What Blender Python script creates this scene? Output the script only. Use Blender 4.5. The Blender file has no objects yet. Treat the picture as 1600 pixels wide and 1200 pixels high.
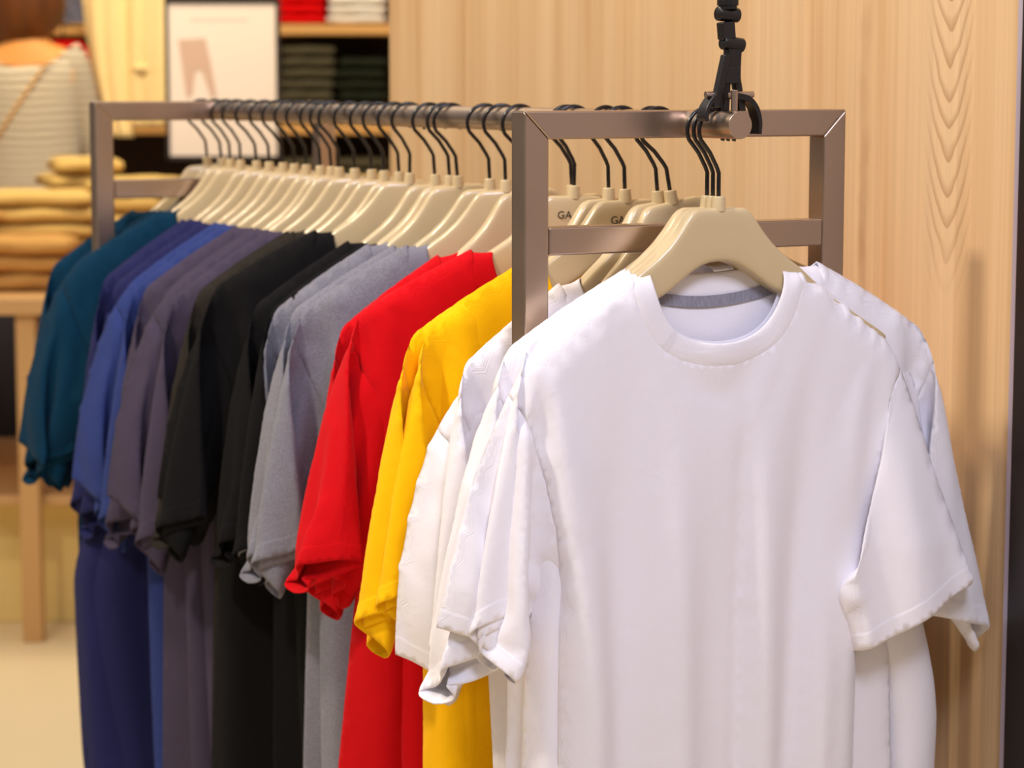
import bpy, bmesh, math, random
from mathutils import Vector, Matrix, Euler
from mathutils.geometry import delaunay_2d_cdt
import numpy as np

# ------------------------------------------------------------------ camera, world, lights, exposure
sc = bpy.context.scene
COL = sc.collection
F_PX = 3788.8
PITCH = 0.1236
CAM_Z = 1.3732

cam = bpy.data.cameras.new('camera'); cam_o = bpy.data.objects.new('camera', cam); COL.objects.link(cam_o)
sc.camera = cam_o
cam.sensor_width = 36.0; cam.lens = F_PX / 1600 * 36.0
cam.clip_start = 0.05; cam.clip_end = 60
cam_o.location = (0, 0, CAM_Z); cam_o.rotation_euler = (math.pi / 2 - PITCH, 0, 0)
cam.dof.use_dof = True; cam.dof.focus_distance = 2.48; cam.dof.aperture_fstop = 6.2

world = bpy.data.worlds.new('shop_air'); sc.world = world; world.use_nodes = True
bg = world.node_tree.nodes['Background']; bg.inputs[1].default_value = 0.62
# the rest of the shop around: warm brown at eye level, paler ceiling
_g = world.node_tree.nodes.new('ShaderNodeTexCoord'); _s = world.node_tree.nodes.new('ShaderNodeSeparateXYZ'); _r = world.node_tree.nodes.new('ShaderNodeValToRGB')
world.node_tree.links.new(_g.outputs['Generated'], _s.inputs[0]); _m = world.node_tree.nodes.new('ShaderNodeMapRange')
_m.inputs['From Min'].default_value = -1; world.node_tree.links.new(_s.outputs[2], _m.inputs['Value']); world.node_tree.links.new(_m.outputs[0], _r.inputs[0])
_e = _r.color_ramp.elements; _e[0].position = 0.3; _e[0].color = (.14, .11, .09, 1); _e[1].position = 0.9; _e[1].color = (.95, .95, 1.0, 1)
_x = _e.new(0.5); _x.color = (.40, .32, .26, 1); _x = _e.new(0.62); _x.color = (.45, .42, .42, 1)
world.node_tree.links.new(_r.outputs[0], bg.inputs[0])

def area(name, loc, target, size, energy, color, size_y=None, spread=None):
    l = bpy.data.lights.new(name, 'AREA'); l.energy = energy; l.color = color; l.size = size
    if size_y: l.shape = 'RECTANGLE'; l.size_y = size_y
    if spread: l.spread = math.radians(spread)
    o = bpy.data.objects.new(name, l); COL.objects.link(o); o.location = loc
    o.rotation_euler = (Vector(target) - Vector(loc)).to_track_quat('-Z', 'Y').to_euler()
    return o
# the rack stands turned to the camera: U runs across it, V along the rail away from us
TH = 0.4839
U = Vector((math.cos(TH), math.sin(TH), 0)); V = Vector((-math.sin(TH), math.cos(TH), 0))
C0 = Vector((0.1895, 2.5803, 0))
RAIL_Z = 1.3300
def rack(a, b, z): return C0 + U * a + V * b + Vector((0, 0, z))
def at(x, y, depth):
    """point on the ray of a photo pixel at a distance Y from the camera"""
    c, s = math.cos(PITCH), math.sin(PITCH)
    u = (600 - y) / F_PX; r = (x - 800) / F_PX
    d = Vector((r, c + u * s, -s + u * c)); k = depth / d.y
    return Vector((0, 0, CAM_Z)) + d * k

area('ceiling_spot_left', rack(-1.75, 0.0, 3.0), rack(0.2, 0.25, 1.0), 0.16, 46, (1.0, 0.88, 0.74))
area('ceiling_spot_rear', rack(-1.5, 1.5, 3.0), rack(0.0, 1.2, 1.1), 0.25, 34, (1.0, 0.80, 0.56))
area('front_fill', rack(-0.5, -1.7, 2.8), rack(0, 0, 0.9), 0.6, 38, (0.78, 0.80, 1.0))  # added cool fill brightening the front white shirts, not a shop fixture
area('ceiling_panel_table', (-1.2, 6.0, 3.1), (-1.4, 6.9, 0.8), 1.6, 44, (1.0, 0.78, 0.46), 1.0)
area('ceiling_panel_shelves', (-0.2, 6.2, 3.1), (-0.6, 8.2, 1.5), 1.2, 26, (1.0, 0.88, 0.70), 0.8)

sc.view_settings.view_transform = 'Standard'; sc.view_settings.look = 'None'
sc.view_settings.exposure = -0.09; sc.view_settings.gamma = 1.0

# ------------------------------------------------------------------ helpers
def lin(r, g, b):
    f = lambda c: (c / 255 / 12.92) if c / 255 <= 0.04045 else ((c / 255 + 0.055) / 1.055) ** 2.4
    return (f(r), f(g), f(b), 1)
def mat(name, rgb, rough=0.6, metal=0.0, **kw):
    m = bpy.data.materials.new(name); m.use_nodes = True
    b = m.node_tree.nodes['Principled BSDF']
    b.inputs['Base Color'].default_value = lin(*rgb); b.inputs['Roughness'].default_value = rough; b.inputs['Metallic'].default_value = metal
    for k, v in kw.items(): b.inputs[k.replace('_', ' ')].default_value = v
    return m
def node(m, t, **kw):
    n = m.node_tree.nodes.new(t)
    for k, v in kw.items(): setattr(n, k, v)
    return n
def link(m, a, b): m.node_tree.links.new(a, b)
def bsdf(m): return m.node_tree.nodes['Principled BSDF']
def math_node(m, op, a, b=None, c=None, clamp=False):
    n = node(m, 'ShaderNodeMath', operation=op, use_clamp=clamp)
    for i, v in enumerate((a, b, c)):
        if v is None: continue
        if isinstance(v, (int, float)): n.inputs[i].default_value = v
        else: link(m, v, n.inputs[i])
    return n.outputs[0]

def tag(o, label=None, cat=None, group=None, kind=None):
    if label: o['label'] = label
    if cat: o['category'] = cat
    if group: o['group'] = group
    if kind: o['kind'] = kind
    return o
def empty(name, loc=(0, 0, 0), rot=(0, 0, 0)):
    o = bpy.data.objects.new(name, None); COL.objects.link(o); o.location = loc; o.rotation_euler = rot
    o.empty_display_size = 0.05
    return o
def mesh_obj(name, verts, faces, m, parent=None, smooth=True):
    me = bpy.data.meshes.new(name); me.from_pydata([tuple(v) for v in verts], [], faces); me.update()
    if smooth: me.polygons.foreach_set('use_smooth', [True] * len(faces))
    if m: me.materials.append(m)
    o = bpy.data.objects.new(name, me); COL.objects.link(o)
    if parent: o.parent = parent
    return o
def bm_obj(name, bm, m, parent=None, smooth=False, bevel=0.0, seg=2, angle=40):
    me = bpy.data.meshes.new(name); bmesh.ops.recalc_face_normals(bm, faces=bm.faces); bm.to_mesh(me); bm.free()
    if smooth: me.polygons.foreach_set('use_smooth', [True] * len(me.polygons))
    if m: me.materials.append(m)
    o = bpy.data.objects.new(name, me); COL.objects.link(o)
    if parent: o.parent = parent
    if bevel:
        b = o.modifiers.new('edge', 'BEVEL'); b.width = bevel; b.segments = seg; b.limit_method = 'ANGLE'; b.angle_limit = math.radians(angle); b.harden_normals = smooth
    return o
def add_box(bm, p0, p1, M=None):
    x0, y0, z0 = p0; x1, y1, z1 = p1
    vs = [bm.verts.new((M @ Vector(q)) if M else q) for q in ((x0,y0,z0),(x1,y0,z0),(x1,y1,z0),(x0,y1,z0),(x0,y0,z1),(x1,y0,z1),(x1,y1,z1),(x0,y1,z1))]
    for f in ((0,3,2,1),(4,5,6,7),(0,1,5,4),(1,2,6,5),(2,3,7,6),(3,0,4,7)): bm.faces.new([vs[i] for i in f])
def add_prism(bm, poly, y0, y1, M=None):
    """poly: (x,z) outline extruded from y0 to y1"""
    a = [bm.verts.new((M @ Vector((x, y0, z))) if M else (x, y0, z)) for x, z in poly]
    b = [bm.verts.new((M @ Vector((x, y1, z))) if M else (x, y1, z)) for x, z in poly]
    n = len(poly); bm.faces.new(a); bm.faces.new(b[::-1])
    for i in range(n): bm.faces.new((a[i], b[i], b[(i + 1) % n], a[(i + 1) % n]))
def frame_at(d):
    d = d.normalized(); u = d.cross(Vector((0, 0, 1)))
    if u.length < 1e-3: u = d.cross(Vector((1, 0, 0)))
    u.normalize(); return u, d.cross(u).normalized()
def add_tube(bm, pts, r, n=10, cap=True):
    pts = [Vector(p) for p in pts]; rs = r if isinstance(r, (list, tuple)) else [r] * len(pts)
    d0 = (pts[1] - pts[0]).normalized(); u, w = frame_at(d0); rings = []
    for i, p in enumerate(pts):
        d = (pts[min(i + 1, len(pts) - 1)] - pts[max(i - 1, 0)]).normalized()
        u = (u - d * u.dot(d)).normalized(); w = d.cross(u)
        rings.append([bm.verts.new(p + (u * math.cos(2*math.pi*k/n) + w * math.sin(2*math.pi*k/n)) * rs[i]) for k in range(n)])
    for a, b in zip(rings, rings[1:]):
        for k in range(n): bm.faces.new((a[k], a[(k+1)%n], b[(k+1)%n], b[k]))
    if cap: bm.faces.new(rings[0][::-1]); bm.faces.new(rings[-1])
def smooth_path(P, n=8):
    P = [Vector(p) for p in P]; Q = [P[0]*2-P[1]] + P + [P[-1]*2-P[-2]]; o = []
    for i in range(1, len(Q) - 2):
        a, b, c, d = Q[i-1:i+3]
        for k in range(n):
            t = k / n
            o.append(((b*2) + (c-a)*t + (a*2-b*5+c*4-d)*t*t + (b*3-a-c*3+d)*t**3) * 0.5)
    return o + [P[-1]]
def loft(bm, rings, close=True, cap=True):
    R = [[bm.verts.new(p) for p in r] for r in rings]; n = len(R[0])
    for a, b in zip(R, R[1:]):
        for k in range(n if close else n - 1): bm.faces.new((a[k], a[(k+1)%n], b[(k+1)%n], b[k]))
    if cap: bm.faces.new(R[0][::-1]); bm.faces.new(R[-1])
def copy_tree(o, parent=None):
    c = o.copy(); COL.objects.link(c)
    if parent: c.parent = parent
    for ch in list(o.children):
        copy_tree(ch, c)
    return c

# ------------------------------------------------------------------ materials
def fabric(name, rgb, heather=0.0, sheen=0.25, rgb2=None):
    m = mat(name, rgb, 0.92); b = bsdf(m)
    b.inputs['Specular IOR Level'].default_value = 0.15
    b.inputs['Sheen Weight'].default_value = sheen; b.inputs['Sheen Roughness'].default_value = 0.5
    uv = node(m, 'ShaderNodeAttribute', attribute_name='cut')
    w = node(m, 'ShaderNodeTexNoise'); w.inputs['Scale'].default_value = 1.0; w.inputs['Detail'].default_value = 3
    mp = node(m, 'ShaderNodeMapping'); mp.inputs['Scale'].default_value = (240, 420, 1)
    link(m, uv.outputs['Vector'], mp.inputs['Vector']); link(m, mp.outputs[0], w.inputs['Vector'])
    big = node(m, 'ShaderNodeTexNoise'); big.inputs['Scale'].default_value = 22; big.inputs['Detail'].default_value = 4; big.inputs['Distortion'].default_value = 0.6
    link(m, uv.outputs['Vector'], big.inputs['Vector'])
    hem = node(m, 'ShaderNodeAttribute', attribute_name='hem')
    step = node(m, 'ShaderNodeMapRange'); step.inputs['From Min'].default_value = 0.019; step.inputs['From Max'].default_value = 0.0225
    step.inputs['To Min'].default_value = 1.0; step.inputs['To Max'].default_value = 0.0
    link(m, hem.outputs['Fac'], step.inputs['Value'])
    h = math_node(m, 'MULTIPLY', w.outputs['Fac'], 0.10)
    h = math_node(m, 'ADD', h, math_node(m, 'MULTIPLY', big.outputs['Fac'], 0.9))
    h = math_node(m, 'ADD', h, math_node(m, 'MULTIPLY', step.outputs[0], 0.55))
    bp = node(m, 'ShaderNodeBump'); bp.inputs['Strength'].default_value = 0.55; bp.inputs['Distance'].default_value = 0.0022
    link(m, h, bp.inputs['Height']); link(m, bp.outputs[0], b.inputs['Normal'])
    if heather:
        n2 = node(m, 'ShaderNodeTexNoise'); n2.inputs['Scale'].default_value = 1; n2.inputs['Detail'].default_value = 5
        mp2 = node(m, 'ShaderNodeMapping'); mp2.inputs['Scale'].default_value = (420, 700, 1)
        link(m, uv.outputs['Vector'], mp2.inputs['Vector']); link(m, mp2.outputs[0], n2.inputs['Vector'])
        cr = node(m, 'ShaderNodeMix', data_type='RGBA')
        mr = node(m, 'ShaderNodeMapRange'); mr.inputs['From Min'].default_value = 0.38; mr.inputs['From Max'].default_value = 0.62
        link(m, n2.outputs['Fac'], mr.inputs['Value']); link(m, mr.outputs[0], cr.inputs[0])
        cr.inputs[6].default_value = lin(*[c * (1 - heather) for c in rgb]); cr.inputs[7].default_value = lin(*[min(255, c * (1 + heather)) for c in rgb])
        link(m, cr.outputs[2], b.inputs['Base Color'])
    return m
FAB = {
 'white': fabric('white_jersey', (240, 236, 242), sheen=0.1),
 'yellow': fabric('yellow_jersey', (252, 190, 0), sheen=0.05),
 'red': fabric('red_jersey', (204, 5, 18), sheen=0.03),
 'grey': fabric('heather_grey_jersey', (122, 122, 134), heather=0.07, sheen=0.15),
 'black': fabric('black_jersey', (16, 15, 17), sheen=0.0),
 'olive': fabric('washed_black_jersey', (40, 36, 32), sheen=0.0),
 'plum': fabric('plum_grey_jersey', (68, 60, 80), sheen=0.02),
 'blue': fabric('blue_jersey', (46, 60, 118), sheen=0.02),
 'navy': fabric('navy_jersey', (34, 36, 82), sheen=0.02),
 'teal': fabric('teal_jersey', (0, 46, 72), sheen=0.02),
}
TAPE = fabric('heather_neck_tape', (140, 138, 150), heather=0.06)
HANG = mat('beige_plastic', (206, 184, 142), 0.28); bsdf(HANG).inputs['Coat Weight'].default_value = 0.35; bsdf(HANG).inputs['Coat Roughness'].default_value = 0.12
WIRE = mat('black_wire', (22, 18, 18), 0.25)
INK = mat('black_ink', (40, 34, 28), 0.5)
STEEL = mat('brushed_steel', (188, 168, 152), 0.3, 1.0)
_n = node(STEEL, 'ShaderNodeTexNoise'); _n.inputs['Scale'].default_value = 12; _n.inputs['Detail'].default_value = 5
_m = node(STEEL, 'ShaderNodeMapRange'); _m.inputs['To Min'].default_value = 0.22; _m.inputs['To Max'].default_value = 0.42
_t = node(STEEL, 'ShaderNodeTexCoord'); link(STEEL, _t.outputs['Object'], _n.inputs['Vector']); link(STEEL, _n.outputs['Fac'], _m.inputs['Value']); link(STEEL, _m.outputs[0], bsdf(STEEL).inputs['Roughness'])
BLACKP = mat('black_plastic', (20, 17, 17), 0.32)

# ------------------------------------------------------------------ t-shirts: flat pattern, sewn and let fall as cloth
def seg(a, b, h):
    n = max(1, round(math.dist(a, b) / h))
    return [(a[0] + (b[0] - a[0]) * i / n, a[1] + (b[1] - a[1]) * i / n) for i in range(n)]
def bez(pts, h):
    P = [pts[0]] + list(pts) + [pts[-1]]; o = []
    for i in range(1, len(P) - 2):
        p0, p1, p2, p3 = [np.array(q) for q in P[i-1:i+3]]
        for k in range(12):
            t = k / 12
            o.append(.5 * ((2*p1) + (p2-p0)*t + (2*p0-5*p1+4*p2-p3)*t*t + (3*p1-p0-3*p2+p3)*t**3))
    o.append(np.array(pts[-1], float)); o = np.array(o)
    d = np.r_[0, np.cumsum(np.linalg.norm(np.diff(o, axis=0), axis=1))]
    n = max(2, round(d[-1] / h)); s = np.linspace(0, d[-1], n + 1)[:-1]
    return [(float(np.interp(q, d, o[:, 0])), float(np.interp(q, d, o[:, 1]))) for q in s]
NECK = (.116, -.062); TIP = (.284, -.152); PIT0 = (.24, -.362)
def tee_pattern(h, sl, sang, hemw, length, pit=.240, hemx2=.236):
    PIT = (pit, -.362)
    ca, sa = math.cos(math.radians(sang)), math.sin(math.radians(sang))
    S1 = (TIP[0] + sl*ca, TIP[1] + sl*sa); S2 = (S1[0] + sa*hemw, S1[1] - ca*hemw); HEM = (hemx2, -length)
    right = bez([NECK, (.19, -.098), TIP], h) + seg(TIP, S1, h) + seg(S1, S2, h) + seg(S2, PIT, h) + seg(PIT, HEM, h)
    hm = seg(HEM, (-HEM[0], HEM[1]), h)[1:]
    arm = bez([TIP, (.258, -.215), (.236, -.295), PIT], h) + [PIT]
    mir = lambda L: [(-x, y) for x, y in L]
    def nk(dip):
        return bez([(-NECK[0], NECK[1]), (-NECK[0]*.93, NECK[1]-dip*.42), (-NECK[0]*.62, NECK[1]-dip*.85), (0, NECK[1]-dip), (NECK[0]*.62, NECK[1]-dip*.85), (NECK[0]*.93, NECK[1]-dip*.42), NECK], h)
    left = mir((right + [HEM])[::-1])
    rings = [right + [HEM] + hm + left[:-1] + nk(dip) for dip in (.098, .022)]
    fine = bez([NECK, (.19, -.098), TIP], .001) + seg(TIP, S1, .001) + seg(S2, PIT, .001) + seg(PIT, HEM, .001)
    return rings, arm, mir(arm), dict(S1=S1, S2=S2, HEM=HEM, PIT=PIT, seams=np.array(fine + mir(fine)))
def inside(p, poly):
    x, y = p; c = False; j = len(poly) - 1
    for i in range(len(poly)):
        xi, yi = poly[i]; xj, yj = poly[j]
        if (yi > y) != (yj > y) and x < (xj-xi)*(y-yi)/(yj-yi)+xi: c = not c
        j = i
    return c
def build_panel(ring, arms, h, rng):
    pts = list(ring); edges = [(i, (i+1) % len(ring)) for i in range(len(ring))]
    def idx(p):
        for i, q in enumerate(pts):
            if abs(p[0]-q[0]) < 1e-6 and abs(p[1]-q[1]) < 1e-6: return i
        pts.append(p); return len(pts) - 1
    for a in arms:
        ii = [idx(p) for p in a]; edges += [(ii[k], ii[k+1]) for k in range(len(ii)-1)]
    bd = np.array(pts); xs = [q[0] for q in ring]; ys = [q[1] for q in ring]; r = 0; y = min(ys)
    while y < max(ys):
        x = min(xs) + (h/2 if r % 2 else 0)
        while x < max(xs):
            p = (x + rng.uniform(-.12, .12)*h, y + rng.uniform(-.12, .12)*h)
            if ((bd - np.array(p))**2).sum(1).min() > (.62*h)**2 and inside(p, ring): pts.append(p)
            x += h
        y += h*.866; r += 1
    R = len(ring); inner = lambda i, j: i < R and j < R and abs(i-j) not in (1, R-1)
    for turn in range(3):
        v, e, f, ov, *_ = delaunay_2d_cdt([Vector(p) for p in pts], edges, [], 0, 1e-7)
        og = [o_[0] if o_ else 10**6 for o_ in ov]; add = set()
        for t in f:     # a stitch across from seam to seam would tie front and back together: put a point in its middle
            for a, b in ((t[0], t[1]), (t[1], t[2]), (t[2], t[0])):
                i, j = sorted((og[a], og[b]))
                if inner(i, j):
                    p = ((pts[i][0]+pts[j][0])/2, (pts[i][1]+pts[j][1])/2)
                    if inside(p, ring) and math.dist(pts[i], pts[j]) < 3*h: add.add(p)
        if not add: break
        pts += sorted(add)
    A_ = np.array(pts); W = []
    for q in v:      # the triangulation works in single precision: snap back
        k = ((A_ - (q.x, q.y))**2).sum(1).argmin(); W.append(pts[k])
    ar = lambda t: abs((W[t[1]][0]-W[t[0]][0])*(W[t[2]][1]-W[t[0]][1])-(W[t[2]][0]-W[t[0]][0])*(W[t[1]][1]-W[t[0]][1]))
    return W, [t for t in f if ar(t) > .02*h*h and inside((sum(W[i][0] for i in t)/3, sum(W[i][1] for i in t)/3), ring)]

class Tee: pass
def simulate(seed=0, h=.014, xs=.94, frames=45, sl=.265, sang=-44, hemw=.185, length=.80, bend=0.3, sway=(0, 0), hemx=1.0, mass=.25, pit=.264, hemx2=.280, pinx=.252, droop=0.0, sc_d=.0025):
    rng = random.Random(seed)
    rings, armR, armL, K = tee_pattern(h, sl, sang, hemw, length, pit, hemx2)
    W = []; F = []; side = []; seamkey = {}
    for pi, ring in enumerate(rings):
        v, f = build_panel(ring, (armR, armL), h, rng)
        ringset = {(round(a, 5), round(b, 5)) for a, b in ring}; m = {}
        for i, p in enumerate(v):
            k = (round(p[0], 5), round(p[1], 5)); seam = False
            if k in ringset:
                x, y = abs(p[0]), p[1]; s1, s2 = K['S1'], K['S2']
                neck = x < NECK[0]-1e-4 and y > -.3
                hem = abs(y-K['HEM'][1]) < 1e-5 and x < K['HEM'][0]-1e-4
                t = ((x-s1[0])*(s2[0]-s1[0]) + (y-s1[1])*(s2[1]-s1[1])) / ((s2[0]-s1[0])**2 + (s2[1]-s1[1])**2)
                d = abs((x-s1[0])*(s2[1]-s1[1]) - (y-s1[1])*(s2[0]-s1[0]))
                seam = not (neck or hem or (d < 1e-6 and 1e-3 < t < 1-1e-3))
            if seam and k in seamkey: m[i] = seamkey[k]; continue
            m[i] = len(W); W.append(p); side.append(0 if seam else (-1 if pi == 0 else 1))
            if seam: seamkey[k] = m[i]
        for t in f:
            t = [m[i] for i in t]; F.append(tuple(t if pi == 0 else t[::-1]))
    W = np.array(W); side = np.array(side); n = len(W)
    sp = K['seams']
    dist = np.array([0. if side[i] == 0 else math.sqrt(((sp - W[i])**2).sum(1).min()) for i in range(n)])
    rest = np.zeros((n, 3)); rest[:, 0] = W[:, 0]; rest[:, 2] = W[:, 1]; rest[:, 1] = side*.003
    init = rest.copy()
    low = np.clip((-.2-W[:, 1])/.6, 0, 1)
    init[:, 0] *= xs*(1 - (1-hemx)*low)
    init[:, 1] = side*np.minimum(.022, dist*.7) + .007*np.sin(W[:, 0]*62+seed*2.1)*low + .005*np.sin(W[:, 0]*29+seed)*low
    pin = []
    for i in range(n):
        ax = abs(W[i, 0]); shy = np.interp(ax, [NECK[0], .19, TIP[0]], [NECK[1], -.098, TIP[1]])
        if NECK[0]-.004 <= ax <= pinx and shy-W[i, 1] < .015:
            pin.append(i); init[i, 1] = side[i]*min(.0150, (shy-W[i, 1])*1.8+.002)
    me = bpy.data.meshes.new('falling'); me.from_pydata(init.tolist(), [], F); me.update()
    o = bpy.data.objects.new('falling', me); COL.objects.link(o)
    o.shape_key_add(name='Basis'); k = o.shape_key_add(name='rest'); k.data.foreach_set('co', rest.ravel())
    vg = o.vertex_groups.new(name='pin'); vg.add(pin, 1, 'REPLACE')
    md = o.modifiers.new('cloth', 'CLOTH'); s = md.settings
    s.quality = 6; s.mass = mass; s.tension_stiffness = 18; s.compression_stiffness = 18; s.shear_stiffness = 8; s.bending_stiffness = bend
    s.tension_damping = 5; s.compression_damping = 5; s.shear_damping = 5; s.bending_damping = .5; s.air_damping = 2
    s.vertex_group_mass = 'pin'; s.rest_shape_key = k
    c = md.collision_settings; c.use_collision = False; c.use_self_collision = sc_d > 0; c.self_distance_min = max(sc_d, .001); c.self_friction = 5; c.collision_quality = 2
    md.point_cache.frame_start = 1; md.point_cache.frame_end = frames + 5
    sc.frame_start = 1; sc.frame_end = frames + 5
    g0 = tuple(sc.gravity)
    for f in range(1, frames + 1):
        sc.gravity = (sway[0]*9.8, sway[1]*9.8, -9.8) if f < frames*.4 else g0
        sc.frame_set(f)
    ev = o.evaluated_get(bpy.context.evaluated_depsgraph_get()).to_mesh()
    co = np.zeros(n*3); ev.vertices.foreach_get('co', co); co = co.reshape(-1, 3)
    sc.gravity = g0
    bpy.data.objects.remove(o); bpy.data.meshes.remove(me)
    sc.frame_set(1)
    # settle tiny crumples: along free edges only with their edge neighbours
    ec = {}
    for f in F:
        for a, b in ((f[0], f[1]), (f[1], f[2]), (f[2], f[0])): ec[(min(a, b), max(a, b))] = ec.get((min(a, b), max(a, b)), 0) + 1
    rimv = {v for e, c_ in ec.items() if c_ == 1 for v in e}
    E_ = np.array([e for e, c_ in ec.items() if c_ == 1 or not (e[0] in rimv or e[1] in rimv)] + [e for e, c_ in ec.items() if c_ > 1 and ((e[0] in rimv) != (e[1] in rimv))])
    tgt = []; src = []
    for a, b in E_:
        for p, q in ((a, b), (b, a)):
            if p in rimv and (q not in rimv or ec[(min(a, b), max(a, b))] > 1): continue
            tgt.append(p); src.append(q)
    tgt = np.array(tgt); src = np.array(src); deg = np.bincount(tgt, minlength=n)[:, None].clip(1)
    pinned = np.zeros(n, bool); pinned[pin] = True
    for it in range(2):
        acc = np.zeros((n, 3))
        for j in range(3): acc[:, j] = np.bincount(tgt, co[src, j], n)
        lam = .5 if it % 2 == 0 else -.30
        co = np.where(pinned[:, None], co, co + lam*(acc/deg - co))
    # even out the sewn edges along their own run
    ac = [(round(a, 5), round(b, 5)) for a, b in armR]; wi = {}
    for i in range(n): wi.setdefault((round(W[i, 0], 5), round(W[i, 1], 5), side[i]), i)
    runs = [(seamkey[a], seamkey[b]) for r_ in rings[:1] for a, b in zip(*(lambda q: (q, q[1:]+q[:1]))([(round(x, 5), round(y, 5)) for x, y in r_])) if a in seamkey and b in seamkey]
    nb = {}
    for a, b in runs: nb.setdefault(a, []).append(b); nb.setdefault(b, []).append(a)
    for sx in (1, -1):
        for sd in (-1, 1):
            ch = [wi.get((round(sx*a, 5), b, 0), wi.get((round(sx*a, 5), b, sd))) for a, b in ac]
            for j in range(1, len(ch)-1):
                if None not in ch[j-1:j+2] and ch[j] not in nb: nb[ch[j]] = [ch[j-1], ch[j+1]]
    ks = [k_ for k_, l_ in nb.items() if len(l_) == 2 and not pinned[k_]]; n0 = [nb[k_][0] for k_ in ks]; n1 = [nb[k_][1] for k_ in ks]
    for it in range(5): co[ks] = co[ks]*.4 + .3*(co[n0]+co[n1])
    dr = np.clip(np.abs(W[:, 0])-.10, 0, .2)*droop*np.clip((W[:, 1]+.75)/.35, 0, 1)
    co[:, 2] -= dr
    rk = [(round(a, 5), round(b, 5)) for a, b in rings[0]]; gi = {k: i for k, i in seamkey.items()}
    T = Tee(); T.seams = [(gi[a], gi[b]) for a, b in zip(rk, rk[1:]+rk[:1]) if a in gi and b in gi]; T.co = co; T.F = F; T.W = W; T.side = side; T.K = K; T.arm = armR
    # which faces are sleeve
    ring = [TIP, K['S1'], K['S2'], K['PIT']] + armR[::-1]
    T.kind = []
    for t in F:
        cx = sum(W[i][0] for i in t)/3; cy = sum(W[i][1] for i in t)/3
        sl_ = inside((abs(cx), cy), ring)
        T.kind.append(0 if not sl_ else (1 if cx > 0 else 2))
    T.insl = np.zeros(n, int)
    for f_, k_ in zip(F, T.kind):
        if k_: T.insl[list(f_)] = 1
    # distance to the nearest free edge that is hemmed
    s1, s2 = np.array(K['S1']), np.array(K['S2']); P = np.c_[np.abs(W[:, 0]), W[:, 1]]
    tt = np.clip(((P-s1) @ (s2-s1))/((s2-s1) @ (s2-s1)), 0, 1)
    dc = np.linalg.norm(P - (s1+tt[:, None]*(s2-s1)), axis=1)
    T.hem = np.where((np.abs(W[:, 0]) > .25) & (W[:, 1] > -.6), dc, W[:, 1] + length)
    T.hem = np.where((np.abs(W[:, 0]) <= .25) & (W[:, 1] > -.6), 1.0, T.hem)
    armset = {(round(a, 5), round(b, 5)) for a, b in armR[1:-1]}
    T.armv = np.array([(round(abs(p[0]), 5), round(p[1], 5)) in armset for p in W])
    return T
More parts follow.
